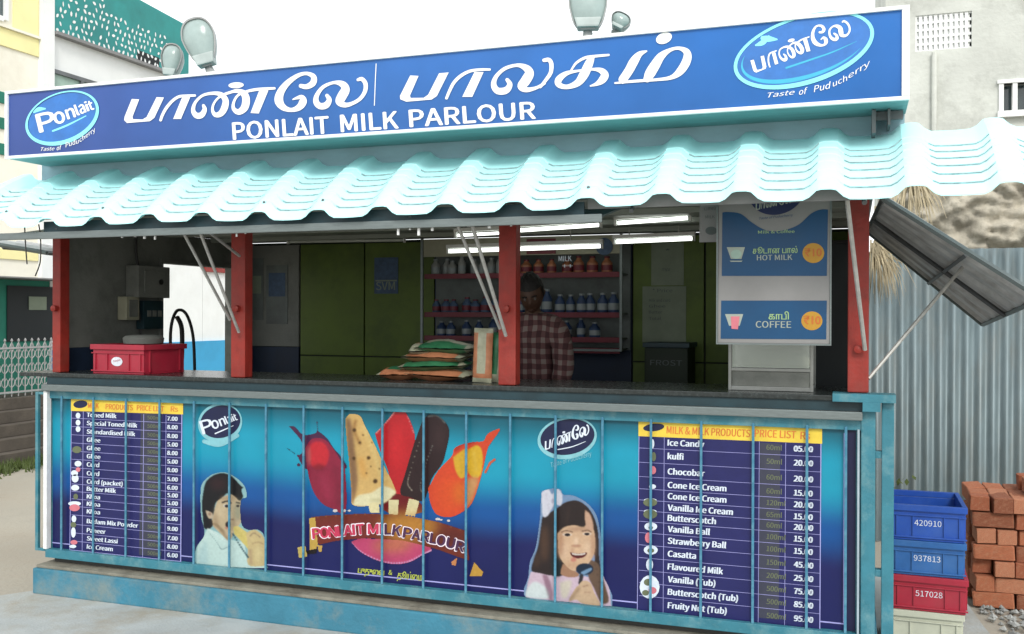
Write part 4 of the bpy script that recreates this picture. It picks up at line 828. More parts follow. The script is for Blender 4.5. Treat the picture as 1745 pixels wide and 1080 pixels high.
# ------------------------------------------------------------------ crates
def crate(name, label, m, L_=.36, D_=.26, H_=.20, group=None, mark=None, open_top=True, logo=False, hand=True):
    """front face at y=0 .. depth D_, origin at front-left bottom corner"""
    t = thing(name, label, 'crate', (0, 0, 0), group); e = .012; th = .008
    bd = MB(); bd.box(e, L_-e, e, D_-e, 0, .008)
    bd.box(e, L_-e, e, e+th, .008, H_-.03); bd.box(e, L_-e, D_-e-th, D_-e, .008, H_-.03); bd.box(e, e+th, e+th, D_-e-th, .008, H_-.03); bd.box(L_-e-th, L_-e, e+th, D_-e-th, .008, H_-.03)
    bd.build('crate_wall', m, t, .0025)
    rm = MB(); rm.box(0, L_, 0, e+th, H_-.029, H_); rm.box(0, L_, D_-e-th, D_, H_-.029, H_); rm.box(0, e+th, e+th, D_-e-th, H_-.029, H_); rm.box(L_-e-th, L_, e+th, D_-e-th, H_-.029, H_); rm.box(0.004, L_-.004, .004, e, H_-.052, H_-.046)
    rm.box(.002, L_-.002, .004, e, .012, .02)
    rm.build('crate_rim', m, t, .003)
    rb = MB()
    for x in (.03, L_*.30, L_*.70, L_-.036): rb.box(x, x+.006, .004, e+.001, .021, H_-.053)
    for y in (.05, D_-.055): rb.box(L_-e-.001, L_-.003, y, y+.006, .012, H_-.03); rb.box(.003, e+.001, y, y+.006, .012, H_-.03)
    rb.build('crate_rib', m, t)
    if hand: B(L_*.36, L_*.64, .0015, .003, H_-.024, H_-.006).build('hand_slot', 'black_plastic', t, 0); 
    if mark:
        V, F, (b0, b1) = glyphs(mark, 0); k = .026/capheight('H', 1); w = (b1-b0)*k; mb = MB()
        mb.v = [(L_/2-w/2+(x-b0)*k, .0105, H_*.42+y*k) for x, y in V]; mb.f = F; me = bpy.data.meshes.new('crate_lettering'); me.from_pydata(mb.v, [], mb.f); me.materials.append(MATS['crate_mark']); link(bpy.data.objects.new('crate_lettering', me), t)
    if logo:
        mb = MB(); mb.poly([(L_*.48+.042*math.cos(t2), .0100, H_*.42+.026*math.sin(t2)) for t2 in [2*math.pi*i/28 for i in range(28)]]); o = mb.build('crate_logo', 'crate_mark', t)
        V, F, (b0, b1) = glyphs('Ponlait', .1); k = .055/(b1-b0); mb = MB(); mb.v = [(L_*.48-.0275+(x-b0)*k, .0090, H_*.42-.006+y*k+(x-b0)*k*.2) for x, y in V]; mb.f = F; mb.build('crate_logo_text', 'red_crate', o)
    return t
t = crate('milk_crate', 'red plastic crate with a pale oval logo standing on the left end of the counter', 'red_crate', .40, .34, .165, logo=True)
pa = atY(151, 641, .02); t.location = (pa.x, .03, 1.2625); t.rotation_euler = (0, 0, R(-4))
yb = .50
crs = [('blue plastic crate on top of the crate stack beside the kiosk', 'blue_crate', .555, 4.525, '420910'), ('blue plastic crate second from the top of the stack beside the kiosk', 'blue_crate_b', .392, 4.522, '937813'), ('dark red plastic crate third from the top of the stack beside the kiosk', 'red_crate', .229, 4.53, '517028'), ('cream plastic crate at the bottom of the stack beside the kiosk', 'cream_crate', .012, 4.515, None)]
for lab, m, z, x, mk in crs:
    t = crate('plastic_crate', lab, m, .335, .42, .166 if m == 'blue_crate' else .162 if m != 'cream_crate' else .215, 'crates stacked beside the kiosk', mk); t.location = (x, yb, z); t.rotation_euler = (0, 0, R(-2 if m == 'red_crate' else 0))
# tray / bowl on the red crate
bw = MB().lathe((.45, .25, 1.4285), [(.11, 0), (.115, .03), (.10, .045), (.05, .05)], 20); o = bw.build('bowl', 'wall_grey', None, 0, True); tag(o, 'grey bowl lying upside down on the red crate on the counter', 'bowl')

# ------------------------------------------------------------------ snack packets on the counter
def packet(L_, Wd, T_, m, seed, band):
    q = random.Random(seed); V = []; F = []; nx, ny = 12, 7
    for s_ in (1, -1):
        for i in range(nx+1):
            for j in range(ny+1):
                u, v = i/nx, j/ny; h = (math.sin(math.pi*u)**.45)*(math.sin(math.pi*v)**.45)
                V.append(((u-.5)*L_, (v-.5)*Wd, s_*T_/2*h+.003*s_+.006*math.sin(7*u+seed)*h+.004*math.sin(9*v+seed*2)*h+q.uniform(-.002, .002)))
    n = (nx+1)*(ny+1)
    for s_ in (0, 1):
        for i in range(nx):
            for j in range(ny): a = s_*n+i*(ny+1)+j; r_ = (a, a+1, a+ny+2, a+ny+1); F.append(r_[::-1] if s_ == 0 else r_)
    me = bpy.data.meshes.new('pouch'); me.from_pydata(V, [], F); me.update()
    me.materials.append(MATS[m]); me.materials.append(MATS[band]); me.materials.append(MATS['pack_clear'])
    for p in me.polygons:
        p.use_smooth = True; u = p.center.x/L_+.5; v = p.center.y/Wd+.5
        p.material_index = 1 if (.34 < v < .75 and u > .2) else (2 if (u < .09 or u > .93) else 0)
    return me
packs = [ # px, py(centre), L, rot, tilt z-base, label
 (683, 640, .22, 1.262, 6, 'orange and green snack packet lying at the left end of the packet pile', 'pack_orange', 'pack_green'),
 (750, 643, .34, 1.262, -3, 'orange snack packet lying flat at the bottom middle of the pile', 'pack_orange', 'pack_clear'),
 (742, 628, .36, 1.308, 2, 'green snack packet lying in the middle layer of the pile', 'pack_green', 'pack_green'),
 (745, 610, .34, 1.354, -4, 'orange snack packet lying on the green packet in the pile', 'pack_orange', 'pack_clear'),
 (760, 596, .30, 1.400, 3, 'green and white snack packet on top of the pile', 'pack_green', 'pack_clear'),
 (716, 603, .12, 1.385, 20, 'small clear and orange packet on the top left of the pile', 'pack_clear', 'pack_orange')]
for i, (px, py, L_, z, rz, lab, m, bd) in enumerate(packs):
    t = thing('snack_packet', lab, 'packet', (0, 0, 0), 'snack packets piled on the counter')
    o = link(bpy.data.objects.new('pouch', packet(L_, .20, .062, m, i+1, bd)), t)
    p = atY(px, py, .20); t.location = (p.x, .22, z+.034); t.rotation_euler = (R(3), R(random.uniform(-3, 3)), R(rz))
for i, (px, lab, m, bd, h) in enumerate(((823, 'orange packet standing upright beside the post on the counter', 'pack_orange', 'pack_clear', .27), (845, 'white and green packet standing upright touching the middle post', 'pack_clear', 'pack_green', .25))):
    t = thing('standing_packet', lab, 'packet', (0, 0, 0), 'packets standing by the middle post'); link(bpy.data.objects.new('pouch', packet(h, .10, .05, m, i+20, bd)), t)
    p = atY(px, 620, .13+.04*i); t.location = (p.x, .13+.04*i, 1.264+h/2); t.rotation_euler = (R(90), R(-88+i*4), R(0))
# small counter clutter
o = MB().lathe((2.52, .33, 1.263), [(.035, 0), (.036, .12), (.02, .15), (.02, .18)], 14); tag(o.build('plastic_jar', 'bottle_white', None, 0, True), 'pale plastic jar behind the packets on the counter', 'jar')

# ------------------------------------------------------------------ display rack at the back
x0, x1 = 1.585, 2.965; z0, z1 = 1.37, 2.118
DR = thing('display_rack', 'open display rack with red shelf strips on the back wall of the kiosk', 'display rack', ((x0+x1)/2, 1.8, z0))
f = MB()
for x in (x0-.012, x1-.004): f.box(x, x+.016, 1.66, 1.676, z0, z1)
f.box(x0, x1, 1.661, 1.675, z0-.001, z0+.014)
f.build('rack_frame', 'aluminium', DR)
B(x0-.01, x1+.01, 1.915, 1.928, z0, z1).build('rack_back', 'shelf_back', DR)
B(x0+.005, x1-.005, 1.67, 1.684, 1.995, 2.115).build('header_panel', 'header_cream', DR)
B(x0+.75, x0+.95, 1.664, 1.669, 2.0, 2.10).build('header_card', 'shelf_red', DR)
F_ = Flat(1.662); F_.text('MILK', 952, 445, 9, 22, bold=.02); F_.text('++', 958, 457, 8, 18, bold=.02); F_.build('header_text', MATS['print_white'], DR)
o = MB().lathe((2.86, 1.663, 2.04), [(.055, .0), (.055, .005)], 24, 1); o.build('header_emblem', 'poster_blue', DR)
for z in (1.875, 1.615, 1.455, 1.385):
    B(x0+.006, x1-.006, 1.69, 1.91, z-.012, z).build('rack_shelf', 'shelf_back', DR); B(x0+.006, x1-.006, 1.682, 1.689, z-.03, z+.004).build('shelf_strip', 'shelf_red', DR, .002)
def bottle(m, cap, h, r_):
    t = thing('milk_bottle', 'bottle', 'bottle', (0, 0, 0)); MB().lathe((0, 0, 0), [(r_*.9, 0), (r_, .01), (r_, h*.6), (r_*.45, h*.82), (r_*.42, h*.9)], 12).build('bottle_body', m, t, 0, True); MB().lathe((0, 0, h*.9), [(r_*.5, 0), (r_*.5, h*.1)], 12).build('cap', cap, t, 0, True)
    MB().lathe((0, 0, h*.15), [(r_*1.02, 0), (r_*1.02, h*.32)], 12).build('bottle_label', cap, t, 0, True)
    return t
RB = random.Random(21)
ORD = ['first', 'second', 'third', 'fourth', 'fifth', 'sixth', 'seventh', 'eighth', 'ninth', 'tenth', 'eleventh', 'last']
def row(proto, xs_, y, z, lab, grp):
    for i, x in enumerate(xs_):
        t = proto if i == 0 else copy_tree(proto); t.location = (x+RB.uniform(-.012, .012), y+RB.uniform(-.03, .03), z); t.scale = (RB.uniform(.85, 1.1),)*2+(RB.uniform(.8, 1.12),); t.rotation_euler = (0, 0, RB.uniform(0, 6)); t['label'] = ORD[i]+' from the left, '+lab; t['group'] = grp
row(bottle('bottle_white', 'cap_white', .115, .032), [1.65+.068*i for i in range(9)], 1.75, 1.876, 'white bottle on the top shelf of the rack', 'white bottles on the top shelf')
row(bottle('bottle_blue', 'cap_white', .14, .034), [2.26+.070*i for i in range(10)], 1.75, 1.616, 'blue bottle with pale label on the second shelf', 'dark blue bottles on the second shelf')
row(bottle('poster_blue', 'shelf_red', .11, .034), [1.65+.070*i for i in range(9)], 1.75, 1.616, 'dark red capped bottle on the second shelf', 'dark bottles on the second shelf')
row(bottle('bottle_blue', 'cap_white', .12, .034), [1.68+.1*i for i in range(12)], 1.76, 1.456, 'dark jar on the third shelf of the rack', 'dark jars on the third shelf')
row(bottle('pack_orange', 'shelf_red', .10, .036), [2.31+.09*i for i in range(7)], 1.75, 1.876, 'orange tin on the top shelf behind the vendor', 'orange tins on the top shelf')

# ------------------------------------------------------------------ tube lights and ceiling reflections
def tube_light(pa, pb, Y, lab, m, r_=.013, grp='tube lights under the kiosk ceiling'):
    a, b_ = atY(*pa, Y), atY(*pb, Y); c = (a+b_)/2; t = thing('tube_light', lab, 'tube light', tuple(c), grp); z = c.z
    MB().tube([(a.x+.02, Y, a.z), (b_.x-.02, Y, b_.z)], r_, 10).build('glass_tube', m, t, 0, True)
    f = MB(); f.hexa([(a.x, Y-.02, a.z+.018), (b_.x, Y-.02, b_.z+.018), (b_.x, Y+.02, b_.z+.018), (a.x, Y+.02, a.z+.018)], [(a.x, Y-.02, a.z+.04), (b_.x, Y-.02, b_.z+.04), (b_.x, Y+.02, b_.z+.04), (a.x, Y+.02, a.z+.04)]); f.build('batten', 'white_plastic', t)
    for p in (a, b_): B(p.x-.004+(.004 if p is a else -.004), p.x+.012-(.0 if p is a else .012), Y-.013, Y+.013, p.z-.016, p.z+.017).build('end_cap', 'white_plastic', t)
    for k in (.2, .8): q = a.lerp(b_, k); MB().tube([(q.x, Y, q.z+.04), (q.x, Y, 2.141)], .004, 5).build('hanger', 'rod', t)
tube_light((762, 428), (1028, 419), 1.4, 'lit white tube light in front of the display rack', 'tube_glow')
tube_light((1045, 412), (1185, 406), 1.4, 'lit white tube light at the right, left of the menu board', 'tube_glow')
tube_light((490, 412), (690, 409), 1.55, 'unlit tube light above the green wall panels', 'tube_off', .01)
a, b_ = atY(876, 392, .98), atY(1028, 381, .98)
tube_light((874, 393), (1026, 383), .9, 'glowing strip imitating a lamp reflection on the ceiling right of the middle post', 'tube_glow', .011)  # added row: glowing strips imitate the tubes' reflections on the ceiling
tube_light((1047, 380), (1178, 371), .9, 'glowing strip imitating a lamp reflection on the ceiling behind the faded notice', 'tube_glow', .011)
tube_light((775, 401), (855, 397), .95, 'short glowing strip imitating a lamp reflection on the ceiling left of the middle post', 'tube_glow', .009)

# ------------------------------------------------------------------ papers on the back wall
def poster(px0, py0, px1, py1, name, lab, m, lines, inkm, Y=1.925, bands=None):
    a, b_ = atY(px0, py0, Y), atY(px1, py1, Y); t = thing(name, lab, name.replace('_', ' '), ((a.x+b_.x)/2, Y, b_.z)); MB().box(a.x, b_.x, Y, Y+.004, b_.z, a.z).build('sheet', m, t)
    F_ = Flat(Y-.0015)
    for tx, x, y, h, w in lines: F_.text(tx, x, y, h, w, bold=.01)
    if lines: F_.build('lettering', MATS[inkm], t)
    for (x0, y0, x1, y1, mm) in (bands or []): p, q = atY(x0, y0, Y), atY(x1, y1, Y); MB().box(p.x, q.x, Y-.001, Y, q.z, p.z).build('picture_band', mm, t)
poster(638, 439, 678, 500, 'poster', 'small blue poster on the green panel wall', 'poster_blue', [('SVM', 641, 494, 14, 32)], 'paper', bands=[(640, 477, 676, 479, 'paper')])
poster(1110, 414, 1165, 486, 'paper_notice', 'upper pale paper notice on the green wall', 'paper', [('*', 1134, 432, 8, 8), ('TNV', 1128, 462, 5, 14)], 'paper_ink')
poster(1095, 488, 1169, 584, 'paper_list', 'large pale paper list below the smaller notice on the green wall', 'paper', [('* Price', 1112, 498, 6, 34), ('Milk and curd', 1106, 514, 5, 36), ('Ghee', 1106, 524, 5, 28), ('Butter', 1106, 534, 5, 22), ('Total', 1106, 545, 5, 20)], 'paper_ink')
poster(428, 440, 448, 545, 'wall_chart', 'tall faded chart hanging on the grey wall by the second post', 'shelf_back', [], 'paper', bands=[(431, 470, 445, 500, 'paper')])
poster(454, 452, 490, 552, 'wall_calendar', 'faded calendar on the grey wall left of the green panels', 'shelf_back', [], 'paper', bands=[(458, 465, 486, 505, 'poster_blue')])
a, b_ = atY(1098, 592, 1.5), atY(1172, 650, 1.5)
t = thing('storage_box', 'dark storage box with pale lettering under the paper list', 'box', (a.x, 1.5, 1.2)); B(a.x, b_.x, 1.5, 1.8, .9, a.z).build('box_body', 'green_dark', t, .01); B(a.x-.01, b_.x+.01, 1.49, 1.81, a.z+.001, a.z+.03).build('lid', 'dark_board', t, .005)
F_ = Flat(1.498); F_.text('FROST', 1108, 622, 9, 54, bold=.01); F_.build('lettering', MATS['paper_ink'], t)
B(4.02, 4.39, 1.0, 1.9, .21, 2.0).build('filler_body', 'black_plastic', (fr_ := thing('dark_filler', 'tall dark fridge added to darken the right back corner behind the menu board', 'filler', (4.2, 1.4, .21))), .01)  # dark box added to keep this corner of the interior dark
B(4.03, 4.38, .985, .999, .3, 1.98).build('filler_front', 'dark_open', fr_, .004); B(4.06, 4.075, .965, .984, .9, 1.4).build('filler_handle', 'steel', fr_, .004)

# ------------------------------------------------------------------ the vendor
def skin_body(name, J, E_, Rr, m, parent, lev=2):
    me = bpy.data.meshes.new(name); me.from_pydata([tuple(v) for v in J], E_, []); o = bpy.data.objects.new(name, me); link(o, parent)
    sk = o.modifiers.new('skin', 'SKIN'); sk.use_smooth_shade = True
    for i, v in enumerate(me.skin_vertices[0].data): v.radius = Rr[i] if isinstance(Rr[i], tuple) else (Rr[i], Rr[i]); v.use_root = (i == 0)
    s = o.modifiers.new('sub', 'SUBSURF'); s.levels = s.render_levels = lev; me.materials.append(MATS[m]); return o
vx, vy, vz = 2.655, .84, .206
V_ = thing('person', 'worker in a checked shirt behind the counter beside the middle post', 'person', (vx, vy, vz))
def P_(x, y, z): return (vx+x, vy+y, vz+z)
J = [P_(0,0,.90), P_(0,.01,1.08), P_(0,.01,1.25), P_(0,0,1.36), P_(.0,-.01,1.43), P_(0,-.035,1.475),           # 0-5 pelvis..head base
     P_(-.17,0,1.335), P_(-.235,-.03,1.08), P_(-.17,-.20,.96), P_(-.14,-.27,.95),                                       # 6-9 left arm
     P_(.17,0,1.335), P_(.225,-.03,1.08), P_(.16,-.22,.97), P_(.13,-.29,.96),                                       # 10-13 right arm
     P_(-.09,0,.84), P_(-.10,-.01,.48), P_(-.10,.02,.09), P_(-.11,-.12,.04),
     P_(.09,0,.84), P_(.10,-.01,.48), P_(.10,.02,.09), P_(.11,-.12,.04)]
E_ = [(0,1),(1,2),(2,3),(3,4),(4,5),(3,6),(6,7),(7,8),(8,9),(3,10),(10,11),(11,12),(12,13),(0,14),(14,15),(15,16),(16,17),(0,18),(18,19),(19,20),(20,21)]
RR = [(.14,.10),(.13,.095),(.15,.10),(.12,.08),.052,.055,.06,.043,.03,.035,.06,.043,.03,.035,.085,.058,.04,.035,.085,.058,.04,.035]
for (h, sx) in ((9, -1), (13, 1)):                      # five fingers on each hand
    hx, hy, hz = J[h]
    for i, (dx, ln) in enumerate(((-.030, .040), (-.011, .046), (.008, .044), (.026, .034))):
        n = len(J); J += [(hx+dx, hy-.032, hz-.004), (hx+dx*1.1, hy-.032-ln*.6, hz-.012), (hx+dx*1.1, hy-.03-ln, hz-.032)]; E_ += [(h, n), (n, n+1), (n+1, n+2)]; RR += [.010, .009, .007]
    n = len(J); J += [(hx-sx*.035, hy-.01, hz+.0), (hx-sx*.05, hy-.035, hz-.012)]; E_ += [(h, n), (n, n+1)]; RR += [.011, .009]
skin_body('body', J, E_, RR, 'skin', V_)
# head: displaced sphere with nose, brow, eye sockets, chin, tilted down
def head():
    bm = bmesh.new(); bmesh.ops.create_uvsphere(bm, u_segments=36, v_segments=28, radius=1)
    for v in bm.verts:
        x, y, z = v.co; w = 1-.16*max(0, -z)**1.3; X = x*.076*w; Yy = y*.095*(1-.08*max(0, -z)); Z = z*.118
        if y < 0:
            g_ = lambda cx, cz, s1, s2: math.exp(-((x-cx)/s1)**2-((z-cz)/s2)**2)
            Yy -= .022*g_(0, -.12, .16, .20)+.006*g_(0, .12, .12, .2)+.008*g_(0, -.50, .30, .07)+.008*g_(0, -.78, .35, .14)+.006*g_(0, .22, .7, .08)
            Yy += .010*(g_(-.42, .06, .2, .10)+g_(.42, .06, .2, .10))+.004*g_(0, -.44, .4, .03)
        for s_ in (-1, 1):
            e = math.exp(-((y-.12)/.16)**2-((z+.02)/.24)**2) if x*s_ > .8 else 0; X += s_*.020*e
        v.co = (X, Yy, Z)
    me = bpy.data.meshes.new('head'); bm.to_mesh(me); bm.free(); me.materials.append(MATS['skin'])
    for p in me.polygons: p.use_smooth = True
    return me
VSC = .93
HC = Vector(P_(0, -.05, 1.535)); HR = Matrix.Rotation(R(28), 4, 'X') @ Matrix.Rotation(R(12), 4, 'Z')
h = bpy.data.objects.new('head', head()); h.matrix_basis = Matrix.Translation(HC) @ HR; link(h, V_); h.matrix_basis = Matrix.Translation(HC) @ HR
def on_head(name, me, m):
    me.materials.append(MATS[m]); o = bpy.data.objects.new(name, me); COL.objects.link(o); o.parent = h
    for p in me.polygons: p.use_smooth = True
bm = bmesh.new(); bmesh.ops.create_uvsphere(bm, u_segments=40, v_segments=30, radius=1); rr = random.Random(4)
for v in bm.verts:
    x, y, z = v.co; k = 1+.04*math.sin(17*x+5*z)*math.sin(13*y+3*z)+rr.uniform(-.012, .012); v.co = (x*.084*k, (y*.102+.006)*k, z*.124*k+.006)
bmesh.ops.delete(bm, geom=[v for v in bm.verts if (v.co.y < -.035 and v.co.z < .052) or (v.co.z < -.02 and v.co.y < .03) or v.co.z < -.06], context='VERTS')
me = bpy.data.meshes.new('hair'); bm.to_mesh(me); bm.free(); on_head('hair', me, 'hair')
for s_ in (-1, 1):
    on_head('eye', MB().lathe((s_*.031, -.081, .008), [(.003, -.004), (.010, -.001), (.011, .004), (.003, .008)], 10, 1).mesh('eye'), 'eye_white'); on_head('eyebrow', MB().tube([(s_*.015, -.099, .027), (s_*.032, -.096, .031), (s_*.048, -.085, .026)], .0035, 6).mesh('eyebrow'), 'hair')
on_head('mouth', MB().tube([(-.022, -.086, -.056), (0, -.094, -.058), (.022, -.086, -.056)], .0035, 6).mesh('mouth'), 'skin')
# shirt over the torso and upper arms, trousers
J2 = [P_(0,0,.86), P_(0,.01,1.08), P_(0,.01,1.25), P_(0,0,1.375), P_(-.175,0,1.345), P_(-.235,-.03,1.09), P_(-.20,-.12,1.01), P_(.175,0,1.345), P_(.225,-.03,1.09), P_(.19,-.12,1.02), P_(0,-.008,1.432)]
skin_body('shirt', J2, [(0,1),(1,2),(2,3),(3,4),(4,5),(5,6),(3,7),(7,8),(8,9),(3,10)], [(.165,.125),(.155,.118),(.172,.122),(.15,.115),.092,.072,.062,.092,.072,.062,.074], 'shirt', V_)
J3 = [P_(0,0,.88), P_(-.09,0,.82), P_(-.10,-.01,.48), P_(-.10,.02,.11), P_(.09,0,.82), P_(.10,-.01,.48), P_(.10,.02,.11)]
skin_body('trousers', J3, [(0,1),(1,2),(2,3),(0,4),(4,5),(5,6)], [(.155,.115),.10,.075,.062,.10,.075,.062], 'trouser', V_)

V_.scale = (.86, .9, .985)
# ------------------------------------------------------------------ flood lights on the sign
def flood(cx, cy, w, hh, tilt, lab, Y=-.2, yaw=0, tx=None, ex=.8, tp=.30):
    c = atY(cx, cy, Y); s = (1/FPX)*((c-CAM).dot(_f)); a_, b_ = w/2*s, hh/2*s
    t = thing('flood_light', lab, 'flood light', tuple(c), 'flood lights above the sign')
    def oval(k, y, n=36, z0=-1.0, kz=1.0):
        o_ = []
        for q in [2*math.pi*i/n for i in range(n)]:
            X = math.copysign(abs(math.cos(q))**ex, math.cos(q)); Z = math.copysign(abs(math.sin(q))**ex, math.sin(q)); X *= 1-tp*max(0, -Z+.2)
            o_.append((k*a_*X, y, k*b_*max(Z, z0)*kz))
        return o_
    Mt = Matrix.Translation(c) @ Matrix.Rotation(R(22+yaw), 4, 'Z') @ Matrix.Rotation(R(tilt), 4, 'Y')
    def ringmesh(name, rings, m, caps=True, par=t):
        mb = MB(); n = len(rings[0])
        for rg in rings: mb.v += [tuple(Mt @ Vector(p)) for p in rg]
        for i in range(len(rings)-1):
            for k in range(n): a0 = i*n+k; a1 = i*n+(k+1) % n; mb.f.append((a0, a1, a1+n, a0+n))
        if caps: mb.f.append(tuple(range(n-1, -1, -1))); mb.f.append(tuple(range((len(rings)-1)*n, len(rings)*n)))
        return mb.build(name, m, par, 0, True)
    ringmesh('lamp_shell', [oval(.98, .0), oval(.95, .04), oval(.75, .085), oval(.35, .11)], 'lamp_shell')
    ringmesh('lamp_rim', [oval(1.0, .006), oval(1.0, -.012), oval(.93, -.012), oval(.93, .0)], 'lamp_rim', False)
    ringmesh('lamp_glass', [oval(.93, -.002), oval(.7, -.016), oval(.3, -.024)], 'lamp_glass')
    hs = MB(); wb = a_*(1-tp*1.1)*.86; hs.hexa([(-wb*.85, -.034, -b_*.93), (wb*.85, -.034, -b_*.93), (wb*.85, .05, -b_*.93), (-wb*.85, .05, -b_*.93)], [(-wb*1.1, -.03, -b_*.50), (wb*1.1, -.03, -b_*.50), (wb*1.1, .05, -b_*.50), (-wb*1.1, .05, -b_*.50)])
    hs.v = [tuple(Mt @ Vector(p)) for p in hs.v]; hs.build('ballast_housing', 'lamp_shell', t, .008)
    p = Mt @ Vector((0, .03, -b_)); base = Vector((p.x if tx is None else atY(tx, cy, Y).x, Y, 2.80))
    mb = MB(); mb.tube([tuple(p), tuple((p+base)/2), tuple(base)], .022, 6); mb.box(base.x-.03, base.x+.03, Y-.02, Y+.03, 2.796, 2.812); mb.build('lamp_bracket', 'lamp_rim', t)
flood(341, 72, 58, 86, -16, 'large pale oval flood light above the left half of the sign', tx=368)
flood(292, 103, 36, 58, 6, 'smaller white flood light just left of the large oval one')
flood(1002, 12, 68, 78, 0, 'squarish grey flood light above the middle of the sign', ex=.5, tp=.25, yaw=-8)
flood(1057, 36, 36, 30, 28, 'small grey flood light right of the middle one above the sign', Y=-.1, yaw=-8)

# ------------------------------------------------------------------ brick stack
BS = thing('brick_stack', 'stack of loose red bricks in front of the corrugated fence', 'brick stack', (5.5, 1.7, 0))
bms = []
rb = random.Random(11)
for k in range(8):
    mb = B(-.5, .5, -.5, .5, -.5, .5); me = mb.mesh('brick'); bm = bmesh.new(); bm.from_mesh(me)
    for v in bm.verts: v.co += Vector((rb.uniform(-.02, .02), rb.uniform(-.03, .03), rb.uniform(-.04, .04)))
    bmesh.ops.bevel(bm, geom=bm.edges[:], offset=.045, segments=1, affect='EDGES'); bm.to_mesh(me); bm.free(); me.materials.append(MATS['brick%d' % (k % 4)]); bms.append(me)
cnt = 0
def brick(x, y, z, head, jy=.0):
    global cnt
    o = bpy.data.objects.new('brick', bms[rb.randrange(8)]); COL.objects.link(o); cnt += 1
    o.parent = BS; o.matrix_parent_inverse = pinv(BS)
    o.scale = (.098, .205, .082) if head else (.205, .098, .082)
    o.location = (x, y+jy, z); o.rotation_euler = (R(rb.uniform(-1.5, 1.5)), R(rb.uniform(-2, 2)), R(rb.uniform(-4, 4)))
H = .0875
for c in range(7):
    x = 4.985+rb.uniform(-.01, .03); z = .043+c*H
    while x < 5.95:
        head = rb.random() < (.75 if c in (6, 2, 4) else .45)
        if head: brick(x+.05, 1.50+.105, z, True, rb.choice((0, 0, .02, -.02, .05))); x += .104
        else: brick(x+.105, 1.50+.05, z, False, rb.choice((0, .01, -.015))); x += .212
    for yy in ((1.81,) if c < 6 else (1.71, 1.92)):
        x = 4.985
        while x < 5.95: brick(x+.05, yy, z, True); x += .105
for (x, y, hd) in ((5.32, 1.66, True), (5.43, 1.68, True), (5.55, 1.65, False), (5.78, 1.7, True), (5.36, 1.85, False), (5.62, 1.86, True)): brick(x, y, .043+7*H, hd)
for (x, y, hd) in ((5.45, 1.72, False), (5.68, 1.76, True)): brick(x, y, .043+8*H, hd)
# gravel
g = MB(); rg = random.Random(5)
for i in range(1500):
    x = rg.uniform(4.95, 6.2); y = rg.uniform(.1, 1.46)
    if x < 5.0+.35*(1.46-y)/1.3: continue
    r_ = rg.uniform(.010, .026); V0 = [(1,0,0),(-1,0,0),(0,1,0),(0,-1,0),(0,0,1),(0,0,-1)]; n = len(g.v); z = rg.uniform(-.005, .03)
    g.v += [(x+a_*r_*rg.uniform(.6, 1.3), y+b2*r_*rg.uniform(.6, 1.3), z+c2*r_*rg.uniform(.5, 1)) for a_, b2, c2 in V0]
    g.f += [(n, n+2, n+4), (n+2, n+1, n+4), (n+1, n+3, n+4), (n+3, n, n+4), (n+2, n, n+5), (n+1, n+2, n+5), (n+3, n+1, n+5), (n, n+3, n+5)]
tag(g.build('gravel', 'gravel'), 'grey gravel spread in front of the brick stack', 'gravel', kind='stuff')
# young plant behind the crates
def leafy(mb, c, n, s, rnd, up=.3):
    for i in range(n):
        d = Vector((rnd.gauss(0, 1), rnd.gauss(0, 1), rnd.gauss(up, .7))).normalized(); p = Vector(c)+Vector((rnd.gauss(0, s), rnd.gauss(0, s), rnd.gauss(0, s))); t_ = d.cross(Vector((0, 0, 1))).normalized()*.012; l = .05*rnd.uniform(.6, 1.3)
        mb.poly([p, p+d*l*.5+t_, p+d*l, p+d*l*.5-t_])
t = thing('small_plant', 'small yellow green plant growing between the kiosk and the crates', 'plant', (4.60, 1.15, 0)); MB().tube([(4.60, 1.15, 0), (4.61, 1.14, .4), (4.60, 1.15, .66)], .005, 5).build('stem', 'leaf', t); m_ = MB(); leafy(m_, (4.61, 1.15, .66), 26, .035, random.Random(2)); m_.build('leaves', 'leaf', t)

# ------------------------------------------------------------------ corrugated fence
FN = thing('corrugated_fence', 'grey corrugated metal fence behind the brick stack', 'fence', (6, 3, 0))
def sheet_corr(x0, x1, y, h, lean):
    V = []; F = []; n = int((x1-x0)/.0095)
    for i in range(n+1):
        x = x0+(x1-x0)*i/n; d = .016*math.cos(2*math.pi*(x/.083)); 
        V += [(x, y+d, 0), (x+lean, y+d, h), (x, y+d+.003, 0), (x+lean, y+d+.003, h)]
    for i in range(n): a_ = 4*i; F += [(a_, a_+4, a_+5, a_+1), (a_+2, a_+3, a_+7, a_+6), (a_+1, a_+5, a_+7, a_+3)]
    me = bpy.data.meshes.new('fence_sheet'); me.from_pydata(V, [], F); me.update(); me.materials.append(MATS['galv'])
    for p in me.polygons: p.use_smooth = True
    return link(bpy.data.objects.new('fence_sheet', me), FN)
x = 4.1
for i in range(5): sheet_corr(x, x+.86, 3.0+.012*(i % 2), 2.05+.02*((i*7) % 3), .006*(i % 2)); x += .80
for z in (.5, 1.75): B(4.1, 8.1, 3.04, 3.08, z, z+.04).build('fence_rail', 'galv_dark', FN)
